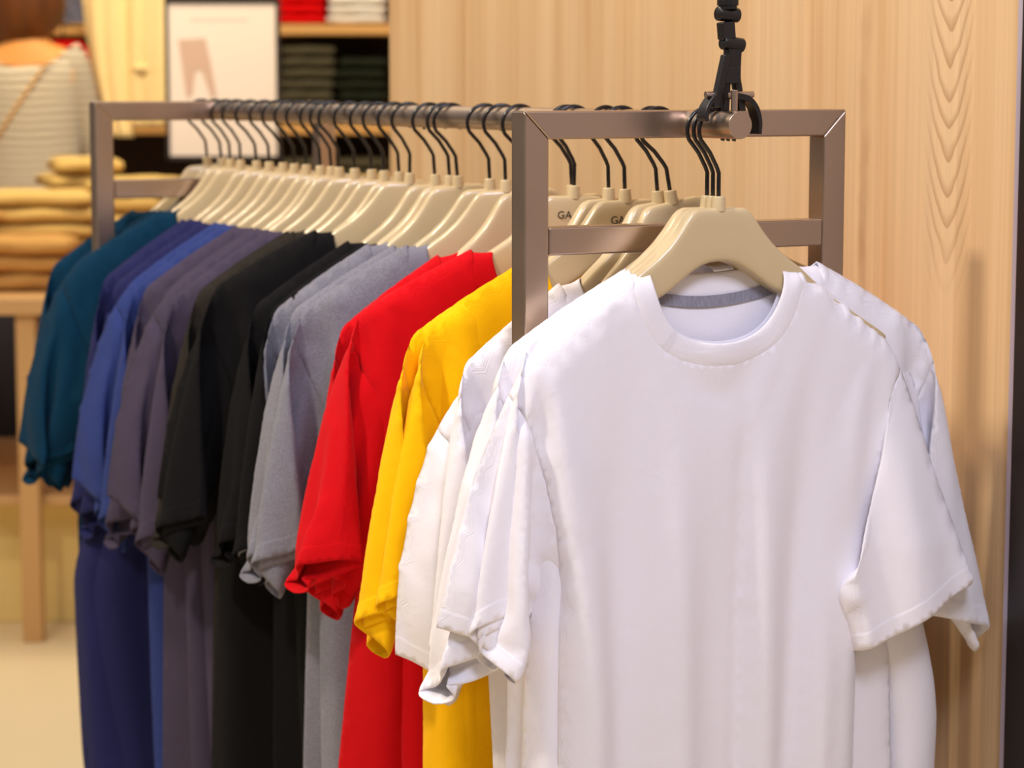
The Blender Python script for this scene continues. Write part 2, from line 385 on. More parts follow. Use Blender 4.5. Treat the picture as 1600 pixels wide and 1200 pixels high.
def shape_tee(T, body=(.03, .03), sleeve=(.05, .05), bow=0.0, size=1.0, lean=0.0, folds=(), swing=(0, 0), drift=0.0, flat=(0, 20)):
    """squeeze the falling shirt between its neighbours (front, back half depth), bow it like its hanger"""
    co = T.co.copy()
    ax = np.abs(T.W[:, 0]); t = np.clip((ax-.2)/.08, 0, 1)
    # long soft folds: (x, half width, depth, sideways drift per metre down, height where it starts)
    for x0, w_, a_, dr_, z0 in folds:
        u_ = (T.W[:, 0] - x0 - dr_*(-T.W[:, 1]-.1))/w_
        r_ = np.clip((z0 - T.W[:, 1])/.30, 0, 1); r_ = r_*r_*(3-2*r_)
        edge = np.clip((.235-ax)/.03, 0, 1)
        co[:, 1] += 1.35*a_*np.exp(-u_*u_)*r_*edge*np.where(T.side > 0, .6, 1.0)
    for sgn, j in ((-1, 0), (1, 1)):
        d = body[j]*(1-t) + sleeve[j]*t
        msk = co[:, 1]*sgn > 0
        co[msk, 1] = (sgn*d*np.tanh(np.abs(co[:, 1])/d))[msk]
    # sleeves swung out from the shoulder tips (left, right) in degrees
    for sgn, dg in ((-1, swing[0]), (1, swing[1])):
        if dg:
            k = np.clip((ax-.235)/.09, 0, 1); k = k*k*(3-2*k)*(T.W[:, 0]*sgn > 0)*(T.W[:, 1] > -.62)*(np.array(T.insl) > 0)
            tip = co[np.argmin((T.W[:, 0]-sgn*TIP[0])**2+(T.W[:, 1]-TIP[1])**2)]
            an = np.radians(dg)*k*sgn; dx_ = co[:, 0]-tip[0]; dz_ = co[:, 2]-tip[2]
            co[:, 0] = tip[0]+dx_*np.cos(an)-dz_*np.sin(an); co[:, 2] = tip[2]+dx_*np.sin(an)+dz_*np.cos(an)
    if flat[0]:      # the right sleeve lies flat and hangs down from its shoulder tip
        k = np.clip((ax-.236)/.055, 0, 1); k = k*k*(3-2*k)*(T.W[:, 0] > 0)*(T.insl > 0)
        tip = co[np.argmin((T.W[:, 0]-TIP[0])**2+(T.W[:, 1]-TIP[1])**2)]
        rx = (T.W[:, 0]-TIP[0]); rz = T.W[:, 1]-TIP[1]; an = np.radians(flat[1])
        fx = tip[0]+rx*np.cos(an)+rz*np.sin(an); fz = tip[2]-rx*np.sin(an)+rz*np.cos(an)
        ln_ = np.hypot(rx, rz)
        fy = T.side*(.004+.020*np.clip(ln_/.3, 0, 1)) + .007*np.sin((rx*.8+rz*.5)*52)*np.clip(ln_/.12, 0, 1) - .004 - .020*np.clip(ln_/.2, 0, 1)
        k = k*flat[0]; co[:, 0] += (fx-co[:, 0])*k; co[:, 2] += (fz-co[:, 2])*k; co[:, 1] += (fy-co[:, 1])*np.minimum(1, k*1.15)
        near = np.clip((ax-.20)/.05, 0, 1)*(T.W[:, 0] > 0)*(T.W[:, 1] > -.40)*(T.insl == 0); co[:, 1] += (T.side*.012-.004-co[:, 1])*near*.8
    if drift:
        q = np.clip((-T.W[:, 1]-.30)/.25, 0, 1); co[:, 0] -= drift*q*q*(3-2*q)*(np.array(T.insl) == 0)*np.where(co[:, 0]*drift < 0, 1, .3)
    co[:, 1] += bow*co[:, 0]**2
    co[:, 1] += lean*np.clip(-co[:, 2]-.15, 0, 1)
    return co*size
def tee_meshes(T, co, nm, fine=True):
    """body, two sleeves, collar, tape as shared meshes in shirt space"""
    out = {}
    F = T.F; n = len(co)
    # vertex normals
    vn = np.zeros((n, 3)); A = co[[f[0] for f in F]]; B = co[[f[1] for f in F]]; Cc = co[[f[2] for f in F]]
    fn = np.cross(B-A, Cc-A)
    for j in range(3): np.add.at(vn, [f[j] for f in F], fn)
    vn /= np.linalg.norm(vn, axis=1)[:, None] + 1e-12
    co2 = co.copy(); co2[T.armv] -= vn[T.armv]*.0009
    me = bpy.data.meshes.new('whole'); me.from_pydata(co2.tolist(), [], F); me.update()
    me.attributes.new('cut', 'FLOAT_VECTOR', 'POINT').data.foreach_set('vector', np.c_[T.W, T.side*.3].astype(float).ravel())
    me.attributes.new('hem', 'FLOAT', 'POINT').data.foreach_set('value', T.hem.astype(float))
    me.attributes.new('kindof', 'INT', 'FACE').data.foreach_set('value', T.kind)
    sm = {(min(a, b), max(a, b)) for a, b in T.seams}
    cr = me.attributes.new('crease_edge', 'FLOAT', 'EDGE')
    cr.data.foreach_set('value', [.75 if (min(e.vertices), max(e.vertices)) in sm else 0.0 for e in me.edges])
    o = bpy.data.objects.new('whole', me); COL.objects.link(o)
    if fine: q = o.modifiers.new('soft', 'SUBSURF'); q.levels = q.render_levels = 1
    ev = bpy.data.meshes.new_from_object(o.evaluated_get(bpy.context.evaluated_depsgraph_get()))
    bpy.data.objects.remove(o); bpy.data.meshes.remove(me)
    nv = len(ev.vertices); X = np.zeros(nv*3); ev.vertices.foreach_get('co', X); X = X.reshape(-1, 3)
    cutv = np.zeros(nv*3); ev.attributes['cut'].data.foreach_get('vector', cutv); cutv = cutv.reshape(-1, 3)
    hemv = np.zeros(nv); ev.attributes['hem'].data.foreach_get('value', hemv)
    kd_ = np.zeros(len(ev.polygons), int); ev.attributes['kindof'].data.foreach_get('value', kd_)
    FF = [tuple(p.vertices) for p in ev.polygons]; bpy.data.meshes.remove(ev)
    for kd, name in ((0, 'body'), (1, 'sleeve'), (2, 'sleeve')):
        fs = [f for f, k in zip(FF, kd_) if k == kd]
        ids = sorted({i for f in fs for i in f}); mp = {g: i for i, g in enumerate(ids)}
        me = bpy.data.meshes.new(nm + '_' + name)
        me.from_pydata(X[ids].tolist(), [], [tuple(mp[i] for i in f) for f in fs]); me.update()
        me.polygons.foreach_set('use_smooth', [True]*len(fs))
        me.attributes.new('cut', 'FLOAT_VECTOR', 'POINT').data.foreach_set('vector', cutv[ids].ravel())
        me.attributes.new('hem', 'FLOAT', 'POINT').data.foreach_set('value', hemv[ids])
        out.setdefault(name, []).append(me)
    # neck loop
    cnt = {}
    for fi, f in enumerate(F):
        for a, b in ((f[0], f[1]), (f[1], f[2]), (f[2], f[0])):
            cnt.setdefault((min(a, b), max(a, b)), []).append((fi, a, b))
    W = T.W; nxt = {}; fa = {}
    for k, l in cnt.items():
        if len(l) == 1:
            fi, a, b = l[0]
            if all(abs(W[i][0]) < NECK[0]+1e-3 and W[i][1] > -.3 for i in (a, b)): nxt[a] = b; fa[a] = fi
    st = next(iter(nxt)); loop = [st]
    while nxt[loop[-1]] != st: loop.append(nxt[loop[-1]])
    L = len(loop); P = co[loop]; Wl = W[loop]
    # outward (away from the cloth) directions in the cloth plane
    D = np.zeros((L, 3)); N = vn[loop]
    for i in range(L):
        tng = P[(i+1) % L]-P[i-1]; tng /= np.linalg.norm(tng)
        d = np.cross(tng, N[i]); D[i] = d/np.linalg.norm(d)
    # make sure they point out of the faces
    cen = np.array([co[list(F[fa[loop[i]]])].mean(0) for i in range(L)])
    if ((cen-P)*D).sum() > 0: D = -D
    for _ in range(3):
        D = (np.roll(D, 1, 0)+D*2+np.roll(D, -1, 0)); D /= np.linalg.norm(D, axis=1)[:, None]
    # at the shoulders the rib stands up a little
    up = np.clip((np.abs(Wl[:, 0])-.07)/.04, 0, 1)[:, None]*.2
    D2 = D*(1-.35*up)+np.array([0, 0, 1.0])*.35*up; D2 /= np.linalg.norm(D2, axis=1)[:, None]
    rows = []
    for r, (a, off) in enumerate(((-.0035, .0006), (0, .0016), (.006, .0022), (.013, .0022), (.019, .0016), (.0215, 0.0), (.019, -.0016), (.01, -.0018), (0, -.0014), (-.004, -.001))):
        q = P + (D if a < .003 else D2)*a + N*off
        for _ in range(int(a/.004)): q = (np.roll(q, 1, 0)+2*q+np.roll(q, -1, 0))/4
        rows.append(q)
    V_ = np.concatenate(rows); Fc = []
    for r in range(len(rows)-1):
        for i in range(L): Fc.append((r*L+i, r*L+(i+1) % L, (r+1)*L+(i+1) % L, (r+1)*L+i))
    me = bpy.data.meshes.new(nm+'_collar'); me.from_pydata(V_.tolist(), [], Fc); me.update(); me.polygons.foreach_set('use_smooth', [True]*len(Fc))
    at_ = me.attributes.new('cut', 'FLOAT_VECTOR', 'POINT')
    s = np.cumsum(np.linalg.norm(P-np.roll(P, 1, 0), axis=1))
    cut = np.concatenate([np.c_[s, np.full(L, .02*r), np.zeros(L)] for r in range(len(rows))]); at_.data.foreach_set('vector', cut.ravel())
    ah = me.attributes.new('hem', 'FLOAT', 'POINT'); ah.data.foreach_set('value', [1.0]*len(V_))
    out['collar'] = [me]
    # neck tape inside the back
    bi = [i for i in range(L) if T.side[loop[i]] == 1]
    # rotate so the run is contiguous
    k0 = next(j for j in range(len(bi)) if (bi[j]-1) % L not in bi); bi = [(bi[k0]+q) % L for q in range(len(bi))]
    rows = []
    for a in (-.003, -.007, -.011, -.0155):
        rows.append(np.array([P[i]+D[i]*a-N[i]*.0036 for i in bi]))
    V_ = np.concatenate(rows); m_ = len(bi); Fc = [(r*m_+i, r*m_+i+1, (r+1)*m_+i+1, (r+1)*m_+i) for r in range(3) for i in range(m_-1)]
    me = bpy.data.meshes.new(nm+'_neck_tape'); me.from_pydata(V_.tolist(), [], Fc); me.update(); me.polygons.foreach_set('use_smooth', [True]*len(Fc))
    at_ = me.attributes.new('cut', 'FLOAT_VECTOR', 'POINT'); at_.data.foreach_set('vector', (V_).ravel())
    ah = me.attributes.new('hem', 'FLOAT', 'POINT'); ah.data.foreach_set('value', [1.0]*len(V_))
    out['neck_tape'] = [me]
    return out
BAKED = {}
def baked(me, name, sub):
    """soften and thicken one shared mesh once; every shirt that wears it uses the result"""
    key = (me.name, sub)
    if key in BAKED: return BAKED[key]
    o = bpy.data.objects.new('baking', me); COL.objects.link(o)
    if sub and name not in ('body', 'sleeve'): s = o.modifiers.new('soft', 'SUBSURF'); s.levels = s.render_levels = sub
    if name in ('body', 'sleeve'):
        s = o.modifiers.new('thick', 'SOLIDIFY'); s.thickness = .0014; s.offset = 0
    dg = bpy.context.evaluated_depsgraph_get(); r = bpy.data.meshes.new_from_object(o.evaluated_get(dg))
    bpy.data.objects.remove(o); r.materials.clear(); r.materials.append(FAB['white']); BAKED[key] = r
    return r
def tee_object(meshes, color, sub=1, tape=None):
    root = empty('tshirt')
    for name in ('body', 'sleeve', 'collar') + (('neck_tape',) if tape else ()):
        for me in meshes[name]:
            o = bpy.data.objects.new(name, baked(me, name, sub)); COL.objects.link(o); o.parent = root
            o.material_slots[0].link = 'OBJECT'; o.material_slots[0].material = tape if name == 'neck_tape' else FAB[color]
            if name == 'neck_tape': o['label'] = 'heather grey tape inside the back neck'
    return root

# ------------------------------------------------------------------ hanger
TOPX = [0, .028, .034, .040, .050, .062, .078, .10, .14, .18, .208, .218]
TOPZ = [0, 0, -.002, -.008, -.022, -.036, -.050, -.065, -.097, -.121, -.138, -.143]
BOTX = [0, .012, .025, .04, .06, .08, .10, .14, .18, .208, .218]
BOTZ = [-.056, -.057, -.061, -.070, -.084, -.095, -.103, -.124, -.141, -.150, -.149]
THX = [0, .03, .06, .10, .13, .218]; THY = [.0075, .0080, .0095, .0092, .0058, .0045]
def hanger_mesh(bow):
    bm = bmesh.new(); rings = []; N = 20
    xs = []
    x = 0.0
    while x < .2179:
        xs.append(x); x += .0035 if x < .1 else .008
    xs.append(.2179)
    xs = [-q for q in xs[::-1]] + xs[1:]
    for x in xs:
        a = abs(x); zt = np.interp(a, TOPX, TOPZ); zb = np.interp(a, BOTX, BOTZ); w = np.interp(a, THX, THY)
        endf = 1 if a < .205 else math.sqrt(max(0.02, 1-((a-.205)/.0131)**2))
        hz = (zt-zb)/2*endf; w *= endf; zc = (zt+zb)/2
        r = []
        for k in range(N):
            t = 2*math.pi*k/N; c, s = math.cos(t), math.sin(t)
            e = .45
            r.append(Vector((x, math.copysign(abs(c)**e, c)*w + bow*x*x, zc + math.copysign(abs(s)**(.38), s)*hz)))
        rings.append(r)
    loft(bm, rings)
    me = bpy.data.meshes.new('hanger_body'); bmesh.ops.recalc_face_normals(bm, faces=bm.faces); bm.to_mesh(me); bm.free()
    me.polygons.foreach_set('use_smooth', [True]*len(me.polygons)); me.materials.append(HANG)
    return me
def make_hanger(bow, me, drop=.086):
    """origin: middle of the flat top of the body; the rail axis runs `drop` above it"""
    root = empty('clothes_hanger')
    o = bpy.data.objects.new('hanger_body', me); COL.objects.link(o); o.parent = root
    s = o.modifiers.new('soft', 'SUBSURF'); s.levels = s.render_levels = 1
    bm = bmesh.new(); add_tube(bm, [(0, 0, -.004), (0, 0, .010), (0, 0, .0115), (0, 0, .012)], [.0078, .0070, .0066, .0055], 20)
    bm_obj('hook_socket', bm, HANG, root, smooth=True, bevel=.0008)
    R = .0225; cz = drop - .006
    pts = [Vector((0, 0, .004)), Vector((0, 0, .022)), Vector((0, 0, .036)), Vector((-.0025, 0, .042))]
    for d in range(205, -31, -9):
        t = math.radians(d); pts.append(Vector((R*math.cos(t)-.002, 0, cz+R*math.sin(t))))
    pts[4:4] = [Vector((-.011, 0, .057))]
    bm = bmesh.new(); add_tube(bm, pts, [.0023]*len(pts), 10)
    h = bm_obj('hook', bm, WIRE, root, smooth=True); h['label'] = 'black wire hook'
    return root

# ------------------------------------------------------------------ the rack
TB = .0291; HW = .20; TOP = RAIL_Z + TB/2; GAP = .1197; LEN = 1.395; PROT = .0954
R_ROT = (0, 0, TH)
rack_root = empty('clothes_rack', rack(0, 0, 0), R_ROT)
tag(rack_root, 'brushed steel clothes rack of square tube with a round rail full of t-shirts', 'clothes rack')
def tube_bar(name, poly_list, y0, y1):
    bm = bmesh.new(); add_prism(bm, poly_list, y0, y1)
    return bm_obj(name, bm, STEEL, rack_root, smooth=True, bevel=.0022, seg=3)
for y0 in (0.0, LEN):
    y1 = y0 + TB
    for s in (-1, 1):   # posts, mitred at the top
        tube_bar('post', [(s*HW, 0.012), (s*HW, TOP), (s*(HW-TB), TOP-TB), (s*(HW-TB), 0.012)], y0, y1)
    tube_bar('top_bar', [(-HW, TOP), (HW, TOP), (HW-TB, TOP-TB), (-HW+TB, TOP-TB)], y0, y1)
    tube_bar('cross_bar', [(-HW+TB, TOP-GAP), (HW-TB, TOP-GAP), (HW-TB, TOP-GAP-TB), (-HW+TB, TOP-GAP-TB)], y0, y1)
    tube_bar('base_bar', [(-HW-.03, 0.0), (HW+.03, 0.0), (HW+.03, 0.012), (-HW-.03, .012)], y0-.02, y1+.02)
bm = bmesh.new(); add_box(bm, (-TB/2, TB, .12), (TB/2, LEN, .12+TB)); bm_obj('lower_rail', bm, STEEL, rack_root, smooth=True, bevel=.002)
bm = bmesh.new(); add_box(bm, (-HW+TB, .0, .12), (HW-TB, TB, .12+TB)); add_box(bm, (-HW+TB, LEN, .12), (HW-TB, LEN+TB, .12+TB)); bm_obj('lower_brace', bm, STEEL, rack_root, smooth=True, bevel=.002)
RR = .0142
bm = bmesh.new(); add_tube(bm, [(0, -PROT, RAIL_Z), (0, 0.3, RAIL_Z), (0, .9, RAIL_Z), (0, LEN+TB+PROT, RAIL_Z)], RR, 48)
bm_obj('rail', bm, STEEL, rack_root, smooth=True, bevel=.0006, angle=50)
bm = bmesh.new(); add_tube(bm, [(0, -PROT+.012, RAIL_Z+RR-.002), (0, -PROT+.012, RAIL_Z+.0358)], .0036, 18)
bm_obj('stop_pin', bm, STEEL, rack_root, smooth=True, bevel=.0004, angle=60)

# sign clip standing on the rail end: two jaws, a spring pin, jointed arm going up
clip = empty('sign_clamp', rack(0.004, -.066, RAIL_Z), (0, 0, TH))
tag(clip, 'black plastic clamp with a jointed arm gripping the front end of the rail', 'clamp')
def cbox(name, p0, p1, ang=0, piv=(0, 0, 0), m=BLACKP, bev=.0015):
    bm = bmesh.new(); M = Matrix.Translation(piv) @ Matrix.Rotation(ang, 4, 'Y'); add_box(bm, p0, p1, M)
    return bm_obj(name, bm, m, clip, smooth=True, bevel=bev)
def jaw(pts, w0, w1, name):
    # curved jaw plate: path in x-z with thickness, width along y
    P = smooth_path([Vector((x, 0, z)) for x, z in pts], 5); rings = []
    for i, p in enumerate(P):
        d = (P[min(i+1, len(P)-1)]-P[max(i-1, 0)]).normalized(); nrm = Vector((-d.z, 0, d.x))
        t = i/(len(P)-1); th = .0035*(1-t)+.0022*t; w = w0*(1-t)+w1*t
        rings.append([p+nrm*th+Vector((0, -w, 0)), p+nrm*th+Vector((0, w, 0)), p-nrm*th+Vector((0, w, 0)), p-nrm*th+Vector((0, -w, 0))])
    bm = bmesh.new(); loft(bm, rings); return bm_obj(name, bm, BLACKP, clip, smooth=True, bevel=.001)
jaw([(.004, .030), (.020, .027), (.030, .018), (.0345, .004), (.034, -.010)], .007, .009, 'jaw')
jaw([(-.004, .030), (-.018, .029), (-.027, .020), (-.031, .010), (-.030, .004)], .007, .009, 'jaw')
bm = bmesh.new(); add_tube(bm, [(-.028, 0, .031), (.030, 0, .031)], .0036, 14); bm_obj('spring_pin', bm, STEEL, clip, smooth=True, bevel=.0004, angle=60)
def leg(x0, x1, z0, z1, name, y=.0, w=.0045):
    bm = bmesh.new(); rings = []
    for t in (0, .5, 1):
        x = x0+(x1-x0)*t; z = z0+(z1-z0)*t
        rings.append([Vector((x-.0042, y-w, z)), Vector((x+.0042, y-w, z)), Vector((x+.0042, y+w, z)), Vector((x-.0042, y+w, z))])
    loft(bm, rings); return bm_obj(name, bm, BLACKP, clip, smooth=True, bevel=.0012)
leg(-.019, -.006, .018, .072, 'clamp_leg', -.004)
leg(.018, .008, .014, .062, 'clamp_leg', .004)
leg(-.001, .001, .014, .05, 'clamp_leg', .007)
cbox('clamp_grip', (-.009, -.007, .042), (.011, .007, .060))
cbox('arm_block', (-.0075, -.006, .058), (.0085, .006, .078), ang=math.radians(3))
def knuckle(x, z, r=.0105, ang=8):
    bm = bmesh.new(); d = Vector((math.cos(math.radians(ang)), 0, -math.sin(math.radians(ang)))); c = Vector((x, 0, z))
    add_tube(bm, [c-d*.0125, c-d*.0118, c+d*.0118, c+d*.0125], [r*.8, r*.9, r*.9, r*.8], 24)
    return bm_obj('arm_joint', bm, BLACKP, clip, smooth=True, bevel=.0008)
knuckle(.004, .083, .0085); cbox('arm_block', (-.0075, -.006, .088), (.0085, .006, .106), ang=math.radians(-6), piv=(.006, 0, .0))
knuckle(-.002, .113, .0085, 4); 
bm = bmesh.new(); add_tube(bm, [(-.002, 0, .118), (-.002, 0, .20), (-.002, 0, .34)], .0098, 20); bm_obj('arm_tube', bm, BLACKP, clip, smooth=True, bevel=.0006, angle=60)
bm = bmesh.new(); add_tube(bm, [(-.002, 0, .122), (-.002, 0, .128)], .0112, 20); bm_obj('arm_collar', bm, BLACKP, clip, smooth=True, bevel=.0006, angle=60)

# ------------------------------------------------------------------ hangers and t-shirts along the rail
S_TAB = [(1157, -.0954), (1119.65, -.05), (1079.8, 0), (1016.4, .0833), (899.6, .25), (794.4, .4167), (655, .6667), (533.7, .9167), (427.3, 1.1667), (340.8, 1.395), (295, 1.525)]
def s_of(x):
    for (x0, s0), (x1, s1) in zip(S_TAB, S_TAB[1:]):
        if x1 <= x <= x0: return s0 + (s1-s0)*(x0-x)/(x0-x1)
    return S_TAB[-1][1]
BOW = .35
HM = {1: hanger_mesh(BOW), 0: hanger_mesh(0.0)}
tA = simulate(seed=3, h=.0125, xs=.91, frames=60, droop=.12, pit=.228, hemx2=.218, hemx=.95, sang=-44, hemw=.19, bend=.10, sc_d=.001)
tB = simulate(seed=9, xs=.91, frames=55, sang=-46, bend=.2, sc_d=.001)
tC = simulate(seed=5, xs=.91, frames=55, sang=-44, sl=.26, sway=(-.06, .05), bend=.15, sc_d=.001)
tD = simulate(seed=8, xs=.92, frames=55, sang=-42, sl=.27, sway=(.05, -.08), pit=.266, hemx2=.285, bend=.2, sc_d=.001)
for q_, T_ in zip('ABCD', (tA, tB, tC, tD)): print('TEE', q_, T_.co.min(0).round(3), T_.co.max(0).round(3))
MS = {}
def get_ms(key, T, **kw):
    if key not in MS: MS[key] = tee_meshes(T, shape_tee(T, **kw), 'tee_' + key)
    return MS[key]
get_ms('front', tA, body=(.10, .020), sleeve=(.12, .045), swing=(2, 0), flat=(.85, 25), folds=[(-.19, .022, -.008, .05, -.25), (-.135, .030, .009, -.02, -.10), (-.06, .024, -.008, .02, -.16), (.0, .035, .006, .0, -.22), (.036, .011, .009, .0, -.13), (.062, .022, -.009, .01, -.14), (.13, .020, .010, -.04, -.12), (.168, .020, -.008, -.05, -.30)])
get_ms('mid', tB, body=(.016, .016), sleeve=(.02, .02))
get_ms('rear', tD, drift=-.05, body=(.018, .024), sleeve=(.020, .035), folds=[(.2, .025, -.008, 0, -.3), (.14, .03, .008, .02, -.2)])
for k, T in (('b', tB), ('c', tC), ('d', tD)):
    rf = random.Random(k); fl = [(rf.uniform(-.22, .22), rf.uniform(.015, .035), rf.choice((-1, 1))*rf.uniform(.006, .012), rf.uniform(-.08, .08), rf.uniform(-.3, -.12)) for _ in range(8)]
    get_ms(k, T, body=(.026, .020), sleeve=(.042, .036), bow=BOW, folds=fl)
get_ms('bn', tB, body=(.026, .020), sleeve=(.042, .036), bow=BOW, drift=.08)
get_ms('dn', tD, body=(.026, .020), sleeve=(.042, .036), bow=BOW, drift=.08)
# stem pixel, colour, yaw off the rack, roll, size, slide along the hanger, mesh, bow, label of the shirt, what the hanger holds
L = [
 (1124, 'white', 0, 0, .97, -.006, 'front', 0, 'front-most white crew-neck t-shirt with grey tape inside the back neck', 'the front-most white t-shirt, blank beige face to the viewer'),
 (1115, 'white', 1, 0, .97, .0, 'mid', 0, 'white t-shirt squeezed flat between the front-most and the wide rear one', 'the squeezed white t-shirt right behind the front one'),
 (1106, 'white', -2, 0, 1.10, .020, 'rear', 0, 'wide white t-shirt just behind the front-most one, sleeve reaching towards the wood wall', 'the wide white t-shirt, its right arm showing behind the front hanger'),
 (1030, 'white', -2, 11, 1.03, -.036, 'c', 1, 'white t-shirt hanging askew, left shoulder low, first behind the front steel frame', 'the askew white t-shirt behind the front steel frame'),
 (1019, 'white', 6, 6, .98, -.02, 'b', 1, 'white t-shirt mostly hidden behind the askew white one', 'the half hidden white t-shirt behind the askew one'),
 (975, 'yellow', -6, 2, 1.04, 0, 'b', 1, 'bright yellow t-shirt with the whole left sleeve in view', 'the front yellow t-shirt'),
 (950, 'yellow', 6, 2, .98, 0, 'b', 1, 'second yellow t-shirt, mostly covered by the first', 'the second yellow t-shirt'),
 (899, 'red', -12, -3, 1.0, 0, 'd', 1, 'front red t-shirt touching the yellow ones', 'the front red t-shirt'),
 (888, 'red', -8, 2, 1.0, 0, 'c', 1, 'middle red t-shirt between the two other red ones', 'the middle red t-shirt'),
 (815, 'red', -6, 4, 1.02, 0, 'b', 1, 'rear red t-shirt beside the grey ones', 'the rear red t-shirt, hook behind the steel post'),
 (787, 'grey', -18, 0, 1.04, 0, 'b', 1, 'front heather grey t-shirt beside the red ones', 'the front heather grey t-shirt'),
 (762, 'grey', -14, 1, 1.03, 0, 'd', 1, 'second heather grey t-shirt behind the front grey one', 'the second heather grey t-shirt'),
 (709, 'grey', -12, 3, 1.02, 0, 'b', 1, 'rear heather grey t-shirt beside the black ones', 'the rear heather grey t-shirt'),
 (698, 'black', -8, 2, 1.0, 0, 'b', 1, 'black t-shirt tucked against the rear grey one', 'the black t-shirt tucked against the grey ones'),
 (674, 'black', -10, 2, 1.0, 0, 'd', 1, 'black t-shirt behind the tucked one, only its shoulder in view', 'the second black t-shirt from the greys'),
 (642, 'black', -16, -3, 1.04, 0, 'b', 1, 'deep black t-shirt with its broad left shoulder and sleeve in view', 'the broad-shouldered deep black t-shirt'),
 (620, 'black', -12, 1, 1.0, 0, 'c', 1, 'black t-shirt just behind the broad-shouldered black one', 'the black t-shirt behind the broad-shouldered one'),
 (597, 'olive', -16, 1, 1.06, 0, 'd', 1, 'washed black t-shirt with a brownish tint beside the black ones', 'the washed black t-shirt'),
 (550, 'plum', -17, 1, 1.06, 0, 'b', 1, 'plum grey t-shirt nearest the black ones', 'the plum grey t-shirt nearest the black ones'),
 (525, 'plum', -12, 1, 1.02, 0, 'c', 1, 'plum grey t-shirt in the middle of the three plum grey ones', 'the middle plum grey t-shirt'),
 (497, 'plum', -18, 1, 1.06, 0, 'd', 1, 'plum grey t-shirt next to the blue ones', 'the plum grey t-shirt next to the blue ones'),
 (475, 'blue', -16, 1, 1.05, 0, 'b', 1, 'blue t-shirt touching the plum grey ones', 'the blue t-shirt touching the plum grey ones'),
 (456, 'blue', -12, 1, 1.02, 0, 'c', 1, 'second blue t-shirt, just a thin edge beside the navy ones', 'the second blue t-shirt'),
 (436, 'navy', -18, 2, 1.07, 0, 'dn', 1, 'navy t-shirt nearest the blue ones', 'the navy t-shirt nearest the blue ones'),
 (416, 'navy', -14, 1, 1.04, 0, 'bn', 1, 'rear navy t-shirt next to the teal ones', 'the rear navy t-shirt'),
 (373, 'teal', -20, 0, 1.07, 0, 'c', 1, 'teal t-shirt with a smooth broad shoulder, nearest the navy ones', 'the broad-shouldered teal t-shirt'),
 (355, 'teal', -16, 1, 1.04, 0, 'b', 1, 'teal t-shirt right behind the broad-shouldered teal one', 'the teal t-shirt behind the broad-shouldered one'),
 (316, 'teal', -14, 3, 1.06, 0, 'd', 1, 'last teal t-shirt past the far steel frame', 'the last teal t-shirt past the far frame'),
]
EXTRA = [
 (576, 'olive', -14, 2, 1.02, 0, 'b', 1, 'second washed black t-shirt, just an edge beside the plum grey ones', 'the second washed black t-shirt'),
 (512, 'plum', -14, 2, 1.02, 0, 'b', 1, 'plum grey t-shirt wedged between the middle one and the one next to the blue', 'the wedged plum grey t-shirt'),
 (394, 'navy', -14, 3, 1.0, 0, 'd', 1, 'navy t-shirt squeezed against the first teal one', 'the navy t-shirt squeezed against the teal ones'),
 (338, 'teal', -14, 3, 1.02, 0, 'b', 1, 'teal t-shirt hanging at the far steel frame', 'the teal t-shirt at the far frame'),
]
L = L[:3] + [(q[0], q[1], q[2], q[3]+(2 if q[0] < 900 else 0), q[4], q[5]-.014, *q[6:]) for q in L[3:] + EXTRA]
hang0 = {b: None for b in (1, 0)}
for i, (x, colr, yaw, roll, size, slide, key, bow, lab, holds) in enumerate(L):
    s = s_of(x)
    if hang0[bow] is None: h = hang0[bow] = make_hanger(BOW*bow, HM[bow])
    else: h = copy_tree(hang0[bow])
    Rm = Matrix.Translation(rack(0, s, RAIL_Z)) @ Matrix.Rotation(TH + math.radians(yaw), 4, 'Z') @ Matrix.Rotation(-math.radians(roll), 4, 'Y') @ Matrix.Translation((0, 0, -.086))
    h.matrix_world = Rm
    tag(h, 'beige plastic hanger of ' + holds, 'hanger', 'beige plastic hangers on the rail')
    sub = 1 if x > 560 else 0
    t = tee_object(MS[key], colr, sub, TAPE if i == 0 else None)
    zo = (1-size)*-.062 - (.018 if x == 1030 else .008 if x == 1019 else 0)   # keep the neck on the hanger
    t.matrix_world = Rm @ Matrix.Translation((slide, 0, zo)) @ Matrix.Diagonal((size, size, size*(1.08 if colr in ('navy', 'blue', 'plum') else 1.03 if colr == 'black' else 1), 1))
    tag(t, lab, 't-shirt', 't-shirts on the rack')
    if x in (899, 975):
        cu = bpy.data.curves.new('lettering', 'FONT'); cu.body = 'GA'; cu.size = .0125; cu.extrude = .0001; cu.materials.append(INK)
        lt = bpy.data.objects.new('letters', cu); COL.objects.link(lt); lm = bpy.data.meshes.new_from_object(lt.evaluated_get(bpy.context.evaluated_depsgraph_get())); bpy.data.objects.remove(lt)
        lo = bpy.data.objects.new('lettering', lm); COL.objects.link(lo); lo.parent = h; lo.location = (-.022, -.0088, -.026); lo.rotation_euler = (math.pi/2, 0, 0)
        lo['label'] = 'small black letters'

